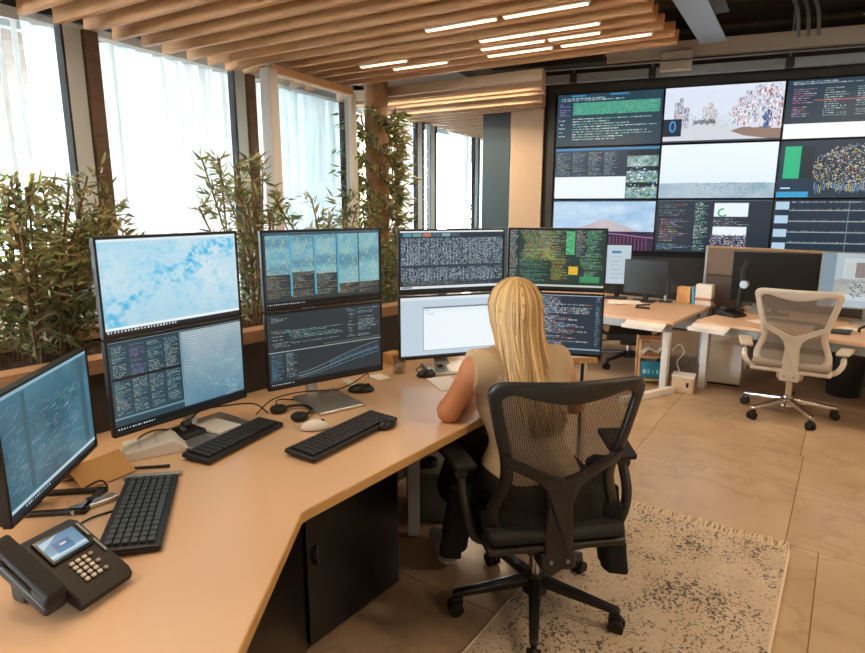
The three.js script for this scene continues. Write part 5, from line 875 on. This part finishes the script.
single('notebook', 'dark open notebook on the far right desk', 'notebook', merge([at(rbox(0.12, 0.008, 0.17, 0.003), -0.06, 0.01, 0, 0, 0, -0.08), at(rbox(0.12, 0.008, 0.17, 0.003), 0.06, 0.01, 0, 0, 0, 0.08)]), M.charcoal, r2(0.92, 0.3, FD), 40);
single('paper_sheet', 'white paper right of the grey chair on the far right desk', 'paper', rbox(0.16, 0.003, 0.11, 0.001, 1), M.paper, r2(0.98, 0.52, FD + 0.003), 80);
{ const t = thing('goggles', 'dark headset with a white cable at the right picture edge', 'headset', r2(1.12, 0.42), 20); part('band', at(new THREE.TorusGeometry(0.06, 0.01, 8, 24, Math.PI * 1.2), 0, 0.03, 0, 0.9), M.charcoal, t); part('cup', rbox(0.05, 0.05, 0.04, 0.014), M.black, t, [0.06, 0.026, 0.02]); }
{ const t = thing('keyboard', 'grey keyboard behind the backrest of the light grey chair', 'keyboard', r2(0.62, 0.42), 48); part('case', rbox(0.42, 0.016, 0.13, 0.005), M.greyMetal, t, [0, 0.009, 0]); const kg = rbox(0.022, 0.008, 0.019, 0.002, 1); for (let r = 0; r < 5; r++) for (let k = 0; k < 15; k++) part('key', kg, M.keyTop, t, [-0.19 + k * 0.027, 0.019, -0.046 + r * 0.023]); }
// white trays hooked under the front edges
function tray(label, pos, hd, w) { const t = thing('hook_tray', label, 'tray', pos, hd); part('sheet', rbox(w, 0.006, 0.12, 0.002, 1), M.whitePlastic, t, [0, -0.045, 0.055], [0.35, 0, 0]); part('lip', rbox(w, 0.035, 0.006, 0.002, 1), M.whitePlastic, t, [0, -0.055, 0.114]); part('note', rbox(w * 0.32, 0.002, 0.08, 0.0008, 1), M.paper, t, [w * 0.24, -0.04, 0.055], [0.35, 0, 0]); }
tray('white tray hooked to the front of the far middle desk', r1(-0.22, -0.005), 40, 0.34); tray('white tray hooked to the front of the far right desk', r2(0.14, -0.005), 48, 0.3);
{ // pedestal
  const t = thing('drawer_pedestal', 'white boxy pedestal under the far right desk', 'pedestal', [2.62, 0, 5.22], 30); part('body', rbox(0.3, 0.36, 0.38, 0.008), M.whitePlastic, t, [0, 0.2, 0]); part('front', rbox(0.29, 0.34, 0.014, 0.005), M.whitePlastic, t, [0, 0.2, 0.196]); part('plinth', rbox(0.26, 0.02, 0.34, 0.004), M.black, t, [0, 0.0105, 0]); part('lock', at(cyl(0.008, 0.008, 0.008, 12), 0, 0, 0, Math.PI / 2), M.chrome, t, [0, 0.33, 0.205]);
  const b = thing('waste_bin', 'black waste bin under the far right desk', 'bin', r2(0.93, 0.78, 0), 0); const pr = [[0, 0.001], [0.12, 0.001], [0.145, 0.38], [0.138, 0.38], [0.114, 0.012], [0, 0.012]].map((q) => new THREE.Vector2(...q)); part('bucket', new THREE.LatheGeometry(pr, 32), M.black, b); part('rim_liner', at(new THREE.TorusGeometry(0.142, 0.012, 8, 32), 0, 0.382, 0, Math.PI / 2), M.card, b);
}
{ // wooden crate shelf with a blue tablet
  const t = thing('crate_shelf', 'small open wooden shelf crate under the far middle desk', 'shelf', [1.95, 0, 5.2], 12), w = 0.22, h = 0.4, d = 0.2;
  for (const x of [-1, 1]) for (const z of [-1, 1]) part('upright', rbox(0.018, h, 0.018, 0.003, 1), M.lightWood, t, [x * w / 2, h / 2, z * d / 2]);
  for (const y of [0.03, 0.24, 0.39]) part('shelf_board', rbox(w, 0.012, d, 0.003, 1), M.lightWood, t, [0, y, 0]);
  const b = thing('tablet', 'bright blue tablet box leaning in the wooden shelf crate', 'tablet', [1.95, 0.037, 5.19], 12); part('case', rbox(0.17, 0.15, 0.014, 0.004), std({ color: '#1f8fb8', roughness: 0.4 }), b, [0, 0.077, 0.03], [-0.08, 0, 0]);
  for (let k = 0; k < 4; k++) part('print_mark', rbox([0.03, 0.022, 0.012, 0.02][k], 0.04, 0.003, 0.001, 1), std({ color: '#9fd8e8', roughness: 0.6 }), b, [-0.055 + k * 0.036, 0.06, 0.037], [-0.08, 0, 0]);
  single('cable_bundle', 'bundle of pale cables in the upper shelf of the crate', 'cables', merge([0, 1, 2, 3].map((k) => tube([[-0.08, 0.008, -0.05 + k * 0.03], [-0.02, 0.05, -0.03 + k * 0.02], [0.05, 0.02, -0.04 + k * 0.025], [0.08, 0.06, -0.02 + k * 0.02]], 0.006, 20, 6))), M.whiteCable, [1.95, 0.25, 5.2], 12);
  const o = thing('socket_box', 'cream floor socket box by the far desk leg', 'socket box', [2.12, 0, 4.88], 30); part('body', rbox(0.17, 0.13, 0.12, 0.006), std({ color: '#d8bfa0', roughness: 0.5 }), o, [0, 0.066, 0]); part('lid', rbox(0.18, 0.025, 0.13, 0.008), M.whitePlastic, o, [0, 0.143, 0]); part('socket', rbox(0.02, 0.04, 0.006, 0.002, 1), M.black, o, [0.04, 0.075, 0.061]);
  const a = W(1.5, 0.03, 4.56), e = W(2.02, 0.03, 4.85), g = barBetween(a, e, 0.05, 0.05); const c0 = a.clone().add(e).multiplyScalar(0.5); g.translate(-c0.x, -c0.y, -c0.z); single('floor_trunking', 'white cable trunking on the floor leading to the socket box', 'trunking', g, M.whitePlastic, [c0.x, 0.027, -c0.z]);
  single('cable', 'white cable looping beside the wooden shelf crate', 'cable', tube([[0, 0.3, 0], [0.06, 0.36, 0.02], [0.1, 0.3, 0.02], [0.05, 0.2, 0], [0.08, 0.1, 0], [0.06, 0.01, 0.02]], 0.005, 40, 6), M.whiteCable, [2.1, 0.0, 5.12], 20);
}

renderer.render(scene, camera);
